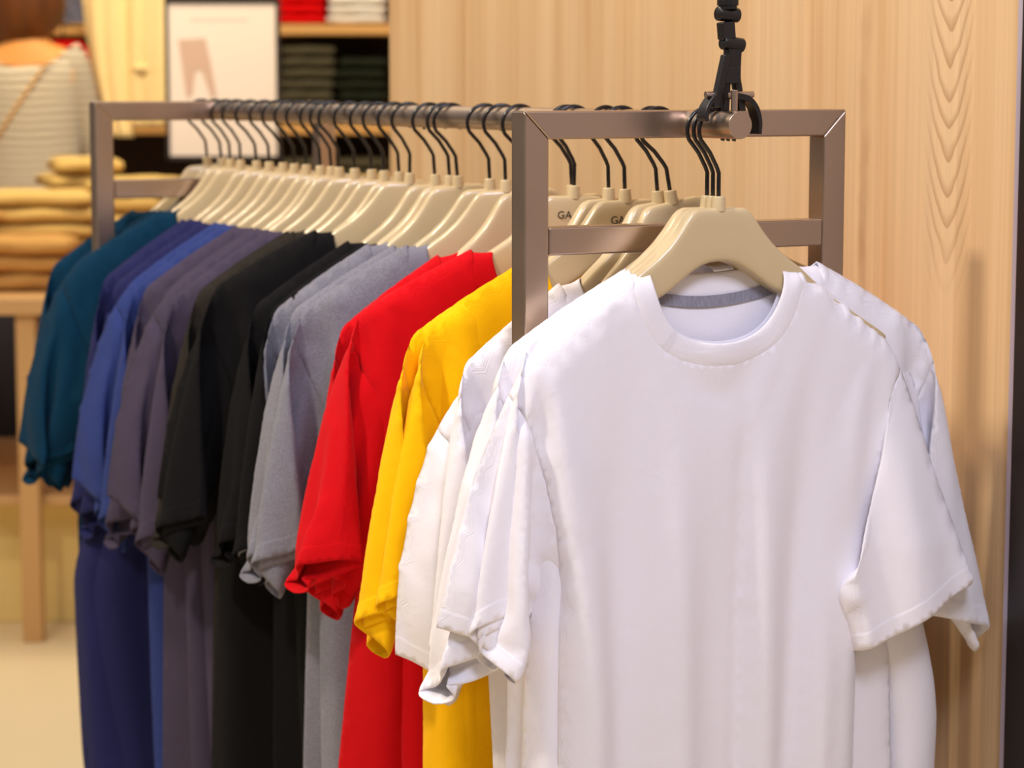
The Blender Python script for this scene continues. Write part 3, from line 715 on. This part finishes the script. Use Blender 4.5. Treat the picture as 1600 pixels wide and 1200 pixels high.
# ------------------------------------------------------------------ the shop
WU = .395                   # the wood wall runs along the rack
WOOD = mat('light_wood', (222, 184, 132), 0.5)
def wood_nodes(m, y_v, dark=(190, 148, 102), base=(212, 176, 130), light=(223, 192, 150), scale=1.0):
    tc = node(m, 'ShaderNodeTexCoord')
    sep = node(m, 'ShaderNodeSeparateXYZ'); link(m, tc.outputs['Object'], sep.inputs[0])
    mp = node(m, 'ShaderNodeMapping'); mp.inputs['Scale'].default_value = (1, 9*scale, .35*scale); link(m, tc.outputs['Object'], mp.inputs['Vector'])
    n1 = node(m, 'ShaderNodeTexNoise'); n1.inputs['Scale'].default_value = 1.3; n1.inputs['Detail'].default_value = 6; n1.inputs['Distortion'].default_value = .35; link(m, mp.outputs[0], n1.inputs['Vector'])
    mp2 = node(m, 'ShaderNodeMapping'); mp2.inputs['Scale'].default_value = (1, 160*scale, 1.6*scale); link(m, tc.outputs['Object'], mp2.inputs['Vector'])
    n2 = node(m, 'ShaderNodeTexNoise'); n2.inputs['Scale'].default_value = 1; n2.inputs['Detail'].default_value = 4; link(m, mp2.outputs[0], n2.inputs['Vector'])
    cr = node(m, 'ShaderNodeValToRGB'); link(m, n1.outputs['Fac'], cr.inputs[0])
    e = cr.color_ramp.elements; e[0].position = .30; e[0].color = lin(*dark); e[1].position = .74; e[1].color = lin(*light)
    a = cr.color_ramp.elements.new(.42); a.color = lin(*base); a = cr.color_ramp.elements.new(.55); a.color = lin(*[(p+q)/2 for p, q in zip(base, light)])
    mix = node(m, 'ShaderNodeMix', data_type='RGBA', blend_type='MULTIPLY')
    mr = node(m, 'ShaderNodeMapRange'); mr.inputs['From Min'].default_value = .3; mr.inputs['From Max'].default_value = .7; mr.inputs['To Min'].default_value = .90; mr.inputs['To Max'].default_value = 1.04
    link(m, n2.outputs['Fac'], mr.inputs['Value'])
    mix.inputs[0].default_value = 1; link(m, cr.outputs[0], mix.inputs[6]); link(m, mr.outputs[0], mix.inputs[7])
    return sep, mix
sep, mix = wood_nodes(WOOD, 0)
# cathedral grain in one board, pointing down
Y0 = 0.07
dy = math_node(WOOD, 'ABSOLUTE', math_node(WOOD, 'SUBTRACT', sep.outputs[1], Y0))
wob = node(WOOD, 'ShaderNodeTexNoise'); wob.inputs['Scale'].default_value = 14; tc_ = node(WOOD, 'ShaderNodeTexCoord'); link(WOOD, tc_.outputs['Object'], wob.inputs['Vector'])
dz = math_node(WOOD, 'SUBTRACT', sep.outputs[2], math_node(WOOD, 'MULTIPLY', math_node(WOOD, 'POWER', dy, 1.5), 10.0))
dz = math_node(WOOD, 'ADD', dz, math_node(WOOD, 'MULTIPLY', wob.outputs['Fac'], .035))
fr = math_node(WOOD, 'FRACT', math_node(WOOD, 'MULTIPLY', dz, 27))
ln = math_node(WOOD, 'SUBTRACT', 1.0, math_node(WOOD, 'MULTIPLY', fr, 2.2), clamp=True)
mk = node(WOOD, 'ShaderNodeMapRange', interpolation_type='SMOOTHSTEP'); mk.inputs['From Min'].default_value = .022; mk.inputs['From Max'].default_value = .05; mk.inputs['To Min'].default_value = 1; mk.inputs['To Max'].default_value = 0
link(WOOD, dy, mk.inputs['Value'])
mz = node(WOOD, 'ShaderNodeMapRange', interpolation_type='SMOOTHSTEP'); mz.inputs['From Min'].default_value = 1.10; mz.inputs['From Max'].default_value = 1.24; link(WOOD, sep.outputs[2], mz.inputs['Value'])
amt = math_node(WOOD, 'MULTIPLY', math_node(WOOD, 'MULTIPLY', ln, mk.outputs[0]), math_node(WOOD, 'MULTIPLY', mz.outputs[0], .6))
mx2 = node(WOOD, 'ShaderNodeMix', data_type='RGBA'); link(WOOD, amt, mx2.inputs[0]); link(WOOD, mix.outputs[2], mx2.inputs[6]); mx2.inputs[7].default_value = lin(150, 104, 62)
# a dark streak with knots between two boards
dk = math_node(WOOD, 'ABSOLUTE', math_node(WOOD, 'ADD', math_node(WOOD, 'SUBTRACT', sep.outputs[1], .235), math_node(WOOD, 'MULTIPLY', math_node(WOOD, 'SUBTRACT', wob.outputs['Fac'], .5), .02)))
sk = node(WOOD, 'ShaderNodeMapRange', interpolation_type='SMOOTHSTEP'); sk.inputs['From Min'].default_value = .002; sk.inputs['From Max'].default_value = .016; sk.inputs['To Min'].default_value = .45; sk.inputs['To Max'].default_value = 0
link(WOOD, dk, sk.inputs['Value'])
kn = node(WOOD, 'ShaderNodeTexNoise'); kn.inputs['Scale'].default_value = 5; kn.inputs['Detail'].default_value = 5; link(WOOD, tc_.outputs['Object'], kn.inputs['Vector'])
kr = node(WOOD, 'ShaderNodeMapRange'); kr.inputs['From Min'].default_value = .42; kr.inputs['From Max'].default_value = .62; link(WOOD, kn.outputs['Fac'], kr.inputs['Value'])
mx3 = node(WOOD, 'ShaderNodeMix', data_type='RGBA'); link(WOOD, math_node(WOOD, 'MULTIPLY', sk.outputs[0], kr.outputs[0]), mx3.inputs[0]); link(WOOD, mx2.outputs[2], mx3.inputs[6]); mx3.inputs[7].default_value = lin(140, 92, 48)
link(WOOD, mx3.outputs[2], bsdf(WOOD).inputs['Base Color'])

def rack_box(name, u0, u1, v0, v1, z0, z1, m, bevel=0, kind='structure'):
    bm = bmesh.new(); add_box(bm, (u0, v0, z0), (u1, v1, z1)); o = bm_obj(name, bm, m, None, bevel=bevel)
    o.location = C0; o.rotation_euler = (0, 0, TH)
    if kind: o['kind'] = kind
    return o
WEND = 1.61
rack_box('wall_right', WU, WU+.06, -.058, WEND, 0, 2.9, WOOD)
DARK = mat('dark_panel', (34, 28, 26), .4)
ALU = mat('satin_aluminium', (196, 186, 202), .5, .5)
rack_box('trim_1', WU-.008, WU+.06, -.068, -.0585, 0, 2.9, ALU)
rack_box('trim_2', WU-.010, WU+.06, -.21, -.0685, 0, 2.9, DARK)
PLASTER = mat('pale_plaster', (172, 158, 150), .8)
rack_box('wall_right_front', WU, WU+.06, -1.9, -.2105, 0, 2.9, PLASTER)

FLOOR = mat('floor_tile', (236, 216, 176), .35)
n = node(FLOOR, 'ShaderNodeTexNoise'); n.inputs['Scale'].default_value = 3; n.inputs['Detail'].default_value = 6
c = node(FLOOR, 'ShaderNodeMix', data_type='RGBA'); link(FLOOR, n.outputs['Fac'], c.inputs[0]); c.inputs[6].default_value = lin(226, 204, 162); c.inputs[7].default_value = lin(240, 222, 184); link(FLOOR, c.outputs[2], bsdf(FLOOR).inputs['Base Color'])
bm = bmesh.new(); add_box(bm, (-6, -3, -.1), (4, 10, 0)); tag(bm_obj('floor', bm, FLOOR), kind='structure')
BACKM = mat('back_wall_paint', (40, 30, 24), .7)
bm = bmesh.new(); add_box(bm, (-6, 9.2, 0), (4, 9.35, 2.9)); tag(bm_obj('wall_back', bm, BACKM), kind='structure')
SIDE = mat('side_wall_paint', (150, 130, 108), .8)

# shelving on the back wall
SHW = mat('shelf_wood', (214, 160, 88), .5)
SH_Y = 8.2
def px_x(x, Y): return at(x, 300, Y).x
def px_z(y, Y): return at(800, y, Y).z
unit = empty('shelving_unit', (-1.9, SH_Y, 0)); tag(unit, 'wall shelving with light wood boards and dark back, left of the wood wall', 'shelving')
bm = bmesh.new(); add_box(bm, (-3.1-(-1.9), .42, 0), (px_x(700, SH_Y)+1.9, .46, 2.6)); bm_obj('back_panel', bm, BACKM, unit)
zA = px_z(38, SH_Y); zC = px_z(194, SH_Y)
pitch_s = zA-zC
levels = [zC-pitch_s*2, zC-pitch_s, zC, zA, zA+pitch_s*1.1]
for z in levels:
    bm = bmesh.new(); add_box(bm, (-3.1+1.9, 0, z-.034), (px_x(700, SH_Y)+1.9, .42, z)); bm_obj('shelf_board', bm, SHW, unit, bevel=.003)
for xx in (-3.1, px_x(700, SH_Y)):
    bm = bmesh.new(); add_box(bm, (xx+1.9-.03, -.005, 0), (xx+1.9, .42, 2.6)); bm_obj('side_panel', bm, SHW, unit, bevel=.003)

def folded_mesh(w, d, h, seed, layers=2):
    """one folded garment: rounded front fold, slightly wavy"""
    rng = random.Random(seed); nx, ns = 14, 16; rings = []
    for i in range(nx+1):
        x = -w/2+w*i/nx; r = []
        sag = .012*math.sin(i*.8+seed)+.006*math.sin(i*1.9+seed*2)
        ef = 1-.35*(abs(2*i/nx-1)**6)
        for k in range(ns):
            t = 2*math.pi*k/ns; c, s = math.cos(t), math.sin(t)
            y = math.copysign(abs(c)**.45, c)*d/2; z = math.copysign(abs(s)**.7, s)*h/2*ef
            r.append(Vector((x, y+.008*math.sin(i*.7+k*.4+seed), h/2+z+sag*h*2)))
        rings.append(r)
    bm = bmesh.new(); loft(bm, rings)
    me = bpy.data.meshes.new('folded'); bmesh.ops.recalc_face_normals(bm, faces=bm.faces); bm.to_mesh(me); bm.free()
    me.polygons.foreach_set('use_smooth', [True]*len(me.polygons))
    return me
def cloth_mat(name, rgb): 
    m = mat(name, rgb, .9); b = bsdf(m); b.inputs['Specular IOR Level'].default_value = .15
    n = node(m, 'ShaderNodeTexNoise'); n.inputs['Scale'].default_value = 25; bp = node(m, 'ShaderNodeBump'); bp.inputs['Strength'].default_value = .4; bp.inputs['Distance'].default_value = .01
    link(m, n.outputs['Fac'], bp.inputs['Height']); link(m, bp.outputs[0], b.inputs['Normal']); return m
ORD = ['bottom', 'second', 'third', 'fourth', 'fifth', 'sixth', 'seventh', 'eighth']
def pile(cx, cy, z, n, w, d, h, m, name, lab, cat, group, rot=0, jit=.01, seed=0):
    rng = random.Random(seed); ms = [folded_mesh(w, d, h*1.02, seed+q) for q in range(min(n, 3))]
    for q in ms: q.materials.append(m)
    for i in range(n):
        o = bpy.data.objects.new(name, ms[i % len(ms)]); COL.objects.link(o)
        o.location = (cx+rng.uniform(-jit, jit), cy+rng.uniform(-jit, jit), z+i*h); o.rotation_euler = (0, 0, rot+rng.uniform(-.05, .05))
        pos = 'topmost' if i == n-1 else ORD[i]
        if n == 1: tag(o, lab, cat)
        else: tag(o, '%s, %s of its pile' % (lab, pos), cat, group)
RED = cloth_mat('red_knit', (238, 6, 10)); WHT = cloth_mat('white_knit', (250, 244, 232)); GRN = cloth_mat('grey_green_knit', (88, 82, 62)); DGR = cloth_mat('dark_green_knit', (36, 40, 26))
KHA = cloth_mat('khaki_cotton', (214, 178, 104)); CRM = cloth_mat('cream_cotton', (250, 222, 160)); TAN = cloth_mat('tan_cotton', (198, 150, 84)); STR = cloth_mat('blue_grey_knit', (150, 150, 170))
k = SH_Y/F_PX
yb = SH_Y+.17
def shelf_pile(x0, x1, z, n, h, m, lab, grp, seed, d=.30):
    pile((px_x(x0, SH_Y)+px_x(x1, SH_Y))/2, yb, z, n, (x1-x0)*k, d, h, m, 'folded_sweater', lab, 'sweater', grp, 0, .003, seed)
shelf_pile(438, 508, zA+.001, 5, .034, RED, 'bright red folded sweater on the upper shelf', 'red sweaters on the upper shelf', 1)
shelf_pile(514, 602, zA+.001, 5, .032, WHT, 'white folded sweater on the upper shelf beside the wood wall', 'white sweaters on the upper shelf', 2)
shelf_pile(440, 522, zC+.001, 7, .0375, GRN, 'grey green folded sweater under the red ones', 'grey green sweaters on the middle shelf', 3)
shelf_pile(527, 604, zC+.001, 6, .037, DGR, 'dark green folded sweater under the white ones', 'dark green sweaters on the middle shelf', 4)
shelf_pile(440, 520, levels[1]+.001, 6, .036, GRN, 'grey green folded sweater on the lower shelf', 'grey green sweaters on the lower shelf', 5)
shelf_pile(525, 602, levels[1]+.001, 6, .036, GRN, 'olive grey folded sweater on the lower shelf beside the wood wall', 'olive grey sweaters on the lower shelf', 6)
shelf_pile(92, 134, zA+.001, 6, .026, STR, 'blue grey folded sweater on the upper shelf behind the person', 'blue grey sweaters on the upper shelf', 7)

# poster on a stand
PY = 6.75
pos = empty('poster_sign', (px_x(351, PY), PY, .86)); tag(pos, 'white poster of a pair of trousers in a thin dark frame behind the rack', 'poster')
pw = (438-265)/2*PY/F_PX; zt_ = px_z(2, PY)-.86; zb_ = px_z(247, PY)-.86
PAP = mat('poster_paper', (238, 226, 216), .5); FRM = mat('poster_frame', (30, 24, 20), .4)
bm = bmesh.new(); add_box(bm, (-pw+.006, -.004, zb_+.006), (pw-.006, .004, zt_-.006)); bm_obj('paper', bm, PAP, pos)
bm = bmesh.new()
add_box(bm, (-pw-.004, -.008, zb_-.004), (-pw+.006, .010, zt_+.006)); add_box(bm, (pw-.006, -.008, zb_-.004), (pw+.004, .010, zt_+.006))
add_box(bm, (-pw, -.008, zt_-.006), (pw, .010, zt_+.006)); add_box(bm, (-pw, -.008, zb_-.006), (pw, .010, zb_+.004)); bm_obj('frame', bm, FRM, pos)
PNK = mat('poster_ink', (206, 176, 158), .6); PNK2 = mat('poster_pale_ink', (226, 212, 200), .6)
def pp(x, y): return (px_x(x, PY)-pos.location.x, px_z(y, PY)-.86)
bm = bmesh.new()
add_prism(bm, [pp(283, 62), pp(325, 60), pp(333, 100), pp(341, 150), pp(333, 152), pp(318, 108), pp(308, 112), pp(303, 150), pp(294, 150), pp(288, 100)], -.0056, -.0045); bm_obj('trousers_print', bm, PNK, pos)
bm = bmesh.new()
for i in range(9): 
    a = pp(303+i*10, 27); b = pp(310+i*10, 32); add_box(bm, (a[0], -.0052, b[1]), (b[0], -.0044, a[1]))
bm_obj('faint_print', bm, PNK2, pos)
bm = bmesh.new(); add_box(bm, (-.012, .012, 0), (.012, .03, zb_+.05)); add_box(bm, (-.12, -.06, 0), (.12, .10, .012)); bm_obj('stand', bm, FRM, pos, bevel=.002)

# display table
TY = 5.86
table = empty('display_table', (-1.45, 6.4, 0)); tag(table, 'light wood display table piled with khaki trousers behind the rack', 'table')
TBW = mat('table_wood', (196, 152, 96), .5)
tx0, tx1 = -2.6, -.30
bm = bmesh.new(); add_box(bm, (tx0+1.45, TY-.02-6.4, .815), (tx1+1.45, 6.95-6.4, .855)); bm_obj('table_top', bm, TBW, table, bevel=.003)
lx = px_x(33, TY)
for xx, yy in ((lx, TY+.03), (tx1-.08, TY+.03), (lx, 6.9), (tx1-.08, 6.9)):
    bm = bmesh.new(); add_box(bm, (xx-.024+1.45, yy-.024-6.4, 0), (xx+.024+1.45, yy+.024-6.4, .815)); bm_obj('leg', bm, TBW, table, bevel=.003)
bm = bmesh.new(); add_box(bm, (tx0+1.45, TY+.06-6.4, .335), (tx1+1.45, 6.9-6.4, .36)); bm_obj('lower_shelf', bm, TBW, table, bevel=.003)
PLI = mat('cream_panel', (232, 204, 130), .6)
pl = empty('plinth_box', (-1.45, 6.5, 0)); tag(pl, 'pale yellow box under the display table', 'box')
bm = bmesh.new(); add_box(bm, (-1.1, 6.10-6.5, .0), (.95, 6.85-6.5, .30)); bm_obj('box_body', bm, PLI, pl, bevel=.004)
bm = bmesh.new(); add_box(bm, (-1.12, 6.08-6.5, .30), (.97, 6.87-6.5, .313)); bm_obj('box_lid', bm, PLI, pl, bevel=.003)
def tpile(xc, Y, n, wpx, h, m, lab, seed, rot=0, d=.3):
    pile(px_x(xc, Y), Y, .856, n, wpx*Y/F_PX, d, h, m, 'folded_trousers', lab, 'trousers', 'folded trousers on the display table', rot, .02, seed)
tpile(60, 6.35, 6, 190, .040, KHA, 'khaki trousers folded on the table in front of the person', 21, .12)
tpile(-60, 6.30, 5, 170, .040, TAN, 'tan trousers folded at the left end of the table', 22, -.1)
tpile(40, 6.12, 3, 150, .045, TAN, 'orange tan trousers folded at the front edge of the table', 23, .05, .2)
tpile(128, 6.72, 7, 100, .045, KHA, 'khaki trousers in the tall pile beside the steel frame', 24, .3)
tpile(215, 6.45, 6, 120, .045, KHA, 'khaki trousers seen through the far steel frame', 25, -.1)
tpile(560, 6.55, 7, 130, .038, KHA, 'khaki trousers at the right end of the table', 26, .1)
tpile(330, 6.45, 5, 100, .045, TAN, 'tan trousers under the poster', 27, .1)

# cream trousers hung up beside the poster
HY = 7.5
def hp(x, y): return Vector((px_x(x, HY), HY, px_z(y, HY)))
tro = empty('hanging_trousers', hp(205, -80)); tag(tro, 'cream trousers hanging between the person and the poster', 'trousers')
def hang_loft(rows, name, m, depth=.03, fold=.008):
    bm = bmesh.new(); rings = []; N = 40
    for (xl, xr, y) in rows:
        a, b = hp(xl, y)-tro.location, hp(xr, y)-tro.location; r = []
        for k in range(N):
            t = 2*math.pi*k/N; f = (1-math.cos(t))/2
            p = a.lerp(b, f); p.y += -math.copysign(abs(math.sin(t))**.7, math.sin(t))*depth + fold*math.sin(f*16+y*.01); r.append(p)
        rings.append(r)
    loft(bm, rings); return bm_obj(name, bm, m, tro, smooth=True)
hang_loft([(132, 200, -80), (134, 202, -20), (138, 204, 40), (146, 206, 100), (156, 208, 150), (172, 210, 205), (182, 212, 214)], 'trouser_leg', CRM)
hang_loft([(196, 262, -80), (197, 263, -20), (198, 263, 40), (200, 263, 100), (202, 263, 150), (204, 262, 188), (206, 258, 197)], 'trouser_leg', CRM)
hang_loft([(130, 264, -86), (130, 264, -78)], 'waistband', CRM, .034)
hang_loft([(206, 250, 103), (206, 250, 112)], 'pocket_flap', CRM, .040, .002)
bm = bmesh.new(); a = hp(197, -80)-tro.location; add_tube(bm, [a+Vector((-.13, 0, 0)), a+Vector((.13, 0, 0))], .006, 10); add_tube(bm, [a, a+Vector((0, 0, .1)), a+Vector((0, .71, .1))], .003, 8); bm_obj('hanger_bar', bm, WIRE, tro, smooth=True)
# red garment hanging behind the person
RY = 7.85
red = empty('red_jumper', (px_x(104, RY), RY, px_z(66, RY))); tag(red, 'red jumper hanging behind the person with one shoulder in view', 'jumper')
def rp(x, y): return Vector((px_x(x, RY), RY, px_z(y, RY)))-red.location
bm = bmesh.new(); rings = []
for xl, xr, y in ((78, 130, 64), (66, 144, 76), (60, 154, 95), (58, 158, 120), (60, 157, 148), (60, 150, 200), (60, 146, 260)):
    a, b = rp(xl, y), rp(xr, y); r = []
    for kk in range(32):
        t = 2*math.pi*kk/32; f = (1-math.cos(t))/2; p = a.lerp(b, f); p.y -= math.sin(t)*.03; r.append(p)
    rings.append(r)
loft(bm, rings); bm_obj('jumper_body', bm, RED, red, smooth=True)
bm = bmesh.new(); a = rp(104, 64); add_tube(bm, [a+Vector((0, 0, -.01)), a+Vector((0, 0, .05)), a+Vector((0, .36, .05))], .003, 8); bm_obj('hook', bm, WIRE, red, smooth=True)

# ------------------------------------------------------------------ the person, seen from behind
GY = 7.35; 
PC = at(44, 120, GY); px = PC.x
ppm = F_PX/GY
SKIN = mat('skin', (240, 164, 84), .55); SKIN.node_tree.nodes['Principled BSDF'].inputs['Subsurface Weight'].default_value = .1
HAIR = mat('auburn_hair', (92, 44, 14), .5)
hn = node(HAIR, 'ShaderNodeTexNoise'); hn.inputs['Scale'].default_value = 6; hn.inputs['Detail'].default_value = 4
hc = node(HAIR, 'ShaderNodeMix', data_type='RGBA'); htc = node(HAIR, 'ShaderNodeTexCoord'); hmp = node(HAIR, 'ShaderNodeMapping'); hmp.inputs['Scale'].default_value = (3, 3, .6)
link(HAIR, htc.outputs['Object'], hmp.inputs[0]); link(HAIR, hmp.outputs[0], hn.inputs['Vector']); link(HAIR, hn.outputs['Fac'], hc.inputs[0]); hc.inputs[6].default_value = lin(44, 18, 6); hc.inputs[7].default_value = lin(132, 72, 18); link(HAIR, hc.outputs[2], bsdf(HAIR).inputs['Base Color'])
STRP = mat('striped_knit', (222, 206, 178), .9)
stc = node(STRP, 'ShaderNodeTexCoord'); ssp = node(STRP, 'ShaderNodeSeparateXYZ'); link(STRP, stc.outputs['Object'], ssp.inputs[0])
sn = node(STRP, 'ShaderNodeTexNoise'); sn.inputs['Scale'].default_value = 4
link(STRP, stc.outputs['Object'], sn.inputs['Vector'])
sv = math_node(STRP, 'SINE', math_node(STRP, 'MULTIPLY', math_node(STRP, 'ADD', ssp.outputs[2], math_node(STRP, 'MULTIPLY', sn.outputs['Fac'], .03)), 2*math.pi/.0235))
sm_ = node(STRP, 'ShaderNodeMapRange'); sm_.inputs['From Min'].default_value = .1; sm_.inputs['From Max'].default_value = .8; link(STRP, sv, sm_.inputs['Value'])
scx = node(STRP, 'ShaderNodeMix', data_type='RGBA'); link(STRP, sm_.outputs[0], scx.inputs[0]); scx.inputs[6].default_value = lin(226, 212, 184); scx.inputs[7].default_value = lin(84, 68, 54); link(STRP, scx.outputs[2], bsdf(STRP).inputs['Base Color'])
JEANS = mat('dark_trousers', (38, 34, 44), .85); GOLD = mat('tan_strap', (214, 162, 84), .5)
person = empty('person', (px, GY, 0)); tag(person, 'person seen from behind with auburn hair, striped wide-neck top and a tan shoulder strap', 'person')
NB = px_z(52, GY)                       # height of the neck base
sc_h = NB/1.47
J = {  # name: (x, y, z, rx, ry) from behind; the person faces away from us (+y)
 'pel': (0, 0, .93, .155, .105), 'wai': (0, .0, 1.07, .128, .090), 'rib': (0, .01, 1.23, .140, .098), 'che': (0, .0, 1.35, .145, .095),
 'col': (0, .0, 1.435, .075, .065), 'nek': (0, .012, 1.49, .050, .052), 'hed': (0, .030, 1.565, .066, .078), 'top': (0, .035, 1.655, .072, .086), 'crn': (0, .03, 1.70, .045, .055),
}
vs = []; es = []; rad = []
def jn(p, r): vs.append(Vector(p)); rad.append(r); return len(vs)-1
ids = {}
for nme, (x, y, z, rx, ry) in J.items(): ids[nme] = jn((x, y, z), (rx, ry))
for a, b in zip(list(J)[:-1], list(J)[1:]): es.append((ids[a], ids[b]))
for s in (-1, 1):
    sh = jn((s*.128, 0, 1.395), (.05, .05)); el = jn((s*.165, .07, 1.13), (.040, .040)); wr = jn((s*.18, .26, 1.00), (.026, .026)); hd = jn((s*.165, .33, .975), (.030, .018))
    es += [(ids['che'], sh), (sh, el), (el, wr), (wr, hd)]
    for q, (fx, fl) in enumerate(((-.026, .060), (-.009, .072), (.009, .068), (.026, .054))):
        a = jn((s*.165+fx, .365, .972), (.009, .009)); b = jn((s*.165+fx*1.1, .365+fl*.6, .965), (.008, .008)); c = jn((s*.165+fx*1.1, .365+fl, .945), (.007, .007)); es += [(hd, a), (a, b), (b, c)]
    a = jn((s*.165-s*.035, .33, .965), (.010, .010)); b = jn((s*.165-s*.05, .36, .955), (.009, .009)); es += [(wr, a), (a, b)]
    hip = jn((s*.095, 0, .86), (.095, .095)); kn = jn((s*.10, .02, .48), (.058, .060)); an = jn((s*.10, -.01, .09), (.038, .040)); ft = jn((s*.11, .13, .03), (.038, .026))
    es += [(ids['pel'], hip), (hip, kn), (kn, an), (an, ft)]
me = bpy.data.meshes.new('figure'); me.from_pydata([v*sc_h for v in vs], es, []); 
fo = bpy.data.objects.new('figure', me); COL.objects.link(fo)
sk_ = fo.modifiers.new('skin', 'SKIN'); sk_.use_smooth_shade = True
for i, r in enumerate(rad): me.skin_vertices[0].data[i].radius = (r[0]*sc_h, r[1]*sc_h)
me.skin_vertices[0].data[0].use_root = True
ss = fo.modifiers.new('soft', 'SUBSURF'); ss.levels = ss.render_levels = 2
me.materials.append(SKIN); fo.parent = person
# facial features belong to the same continuous head shape: nose, ears
def blob(name, c, r, m, par, n=16):
    bm = bmesh.new(); bmesh.ops.create_uvsphere(bm, u_segments=n, v_segments=n, radius=1)
    for v in bm.verts: v.co = Vector((v.co.x*r[0], v.co.y*r[1], v.co.z*r[2]))+Vector(c)
    return bm_obj(name, bm, m, par, smooth=True)
S = sc_h
blob('ear', (-.073*S, .03*S, 1.60*S), (.010, .018, .030), SKIN, person); blob('ear', (.073*S, .03*S, 1.60*S), (.010, .018, .030), SKIN, person)
blob('nose', (0, .118*S, 1.59*S), (.012, .018, .022), SKIN, person)
blob('eye', (-.03*S, .105*S, 1.62*S), (.012, .008, .008), mat('eye_white', (235, 230, 225), .3), person); blob('eye', (.03*S, .105*S, 1.62*S), (.012, .008, .008), bpy.data.materials['eye_white'], person)
blob('mouth', (0, .108*S, 1.548*S), (.024, .010, .007), mat('lips', (180, 90, 80), .5), person)
def ell_loft(rows, name, m, N=40, cap=True, wob=0, par=person):
    bm = bmesh.new(); rings = []
    for j, (cx, cy, z, rx, ry) in enumerate(rows):
        rings.append([Vector((cx+rx*math.cos(2*math.pi*k_/N)*(1+wob*math.sin(k_*2.3+j)), cy+ry*math.sin(2*math.pi*k_/N)*(1+wob*math.sin(k_*1.7+j*.6)), z))*1 for k_ in range(N)])
    loft(bm, rings, cap=cap); return bm_obj(name, bm, m, par, smooth=True)
# hair: full crown falling to the neck on both sides
ell_loft([(0, .03*S, 1.745*S, .02, .02), (0, .028*S, 1.735*S, .055, .06), (0, .02*S, 1.70*S, .092, .10), (0, .005*S, 1.65*S, .112, .115), (0, -.005*S, 1.60*S, .120, .110), (0, -.012*S, 1.55*S, .118, .095), (0.0, -.016*S, 1.50*S, .110, .075), (-.01, -.018*S, 1.465*S, .085, .055), (-.02, -.018*S, 1.44*S, .05, .03)], 'hair', HAIR, wob=.03)
def arm_loft(s):
    P = smooth_path([(s*.105*S, 0, 1.405*S), (s*.130*S, .0, 1.37*S), (s*.150*S, .03*S, 1.26*S), (s*.162*S, .07*S, 1.135*S), (s*.17*S, .14*S, 1.07*S)], 6)
    bm = bmesh.new(); add_tube(bm, P, [.055*S-.012*S*i/(len(P)-1) for i in range(len(P))], 20); return bm_obj('sleeve', bm, STRP, person, smooth=True)
# wide-neck top: lower at the middle of the back, up to the shoulder tips
bm = bmesh.new(); rings = []; N = 48
for z, rx, ry, w in ((.965, .150, .110, 0), (1.00, .150, .112, 0), (1.08, .142, .108, 0), (1.18, .150, .110, 0), (1.28, .154, .112, 0), (1.345, .158, .108, .0), (1.385, .152, .096, 1.0)):
    r = []
    for k_ in range(N):
        t = 2*math.pi*k_/N; zz = z + (.035*abs(math.cos(t))**1.6 - .012)*w
        r.append(Vector((rx*math.cos(t), ry*math.sin(t), zz))*S)
    rings.append(r)
loft(bm, rings, cap=False); o_ = bm_obj('striped_top', bm, STRP, person, smooth=True); q_ = o_.modifiers.new('thick', 'SOLIDIFY'); q_.thickness = .006
arm_loft(-1); arm_loft(1)
ell_loft([(0, 0, 1.01*S, .140*S, .100*S), (0, 0, .93*S, .165*S, .120*S), (0, 0, .84*S, .17*S, .125*S)], 'trouser_seat', JEANS)
for s in (-1, 1): ell_loft([(s*.09*S, 0, .86*S, .098*S, .11*S), (s*.10*S, .01, .5*S, .075*S, .08*S), (s*.10*S, -.01, .08*S, .06*S, .065*S)], 'trouser_leg', JEANS)
for s in (-1, 1): ell_loft([(s*.105*S, .05*S, .0, .045, .125), (s*.105*S, .05*S, .03, .046, .128), (s*.105*S, .03*S, .07, .04, .08)], 'shoe', BLACKP)
# strap across the back
P = []
for t in np.linspace(0, 1, 16):
    x = (.085-.235*t)*S; z = (1.40-.34*t)*S
    hw = np.interp(z/S, [1.0, 1.08, 1.18, 1.28, 1.345, 1.385], [.150, .142, .150, .164, .172, .166])*S; hd_ = .112*S
    y = -hd_*math.sqrt(max(.05, 1-(x/hw)**2))-.006; P.append((x, y, z))
bm = bmesh.new(); 
for a, b in zip(P, P[1:]):
    pass
rings = [[Vector((p[0]-.008, p[1], p[2]-.004)), Vector((p[0]+.008, p[1], p[2]+.004)), Vector((p[0]+.008, p[1]+.004, p[2]+.004)), Vector((p[0]-.008, p[1]+.004, p[2]-.004))] for p in P]
loft(bm, rings); bm_obj('shoulder_strap', bm, GOLD, person, smooth=True)
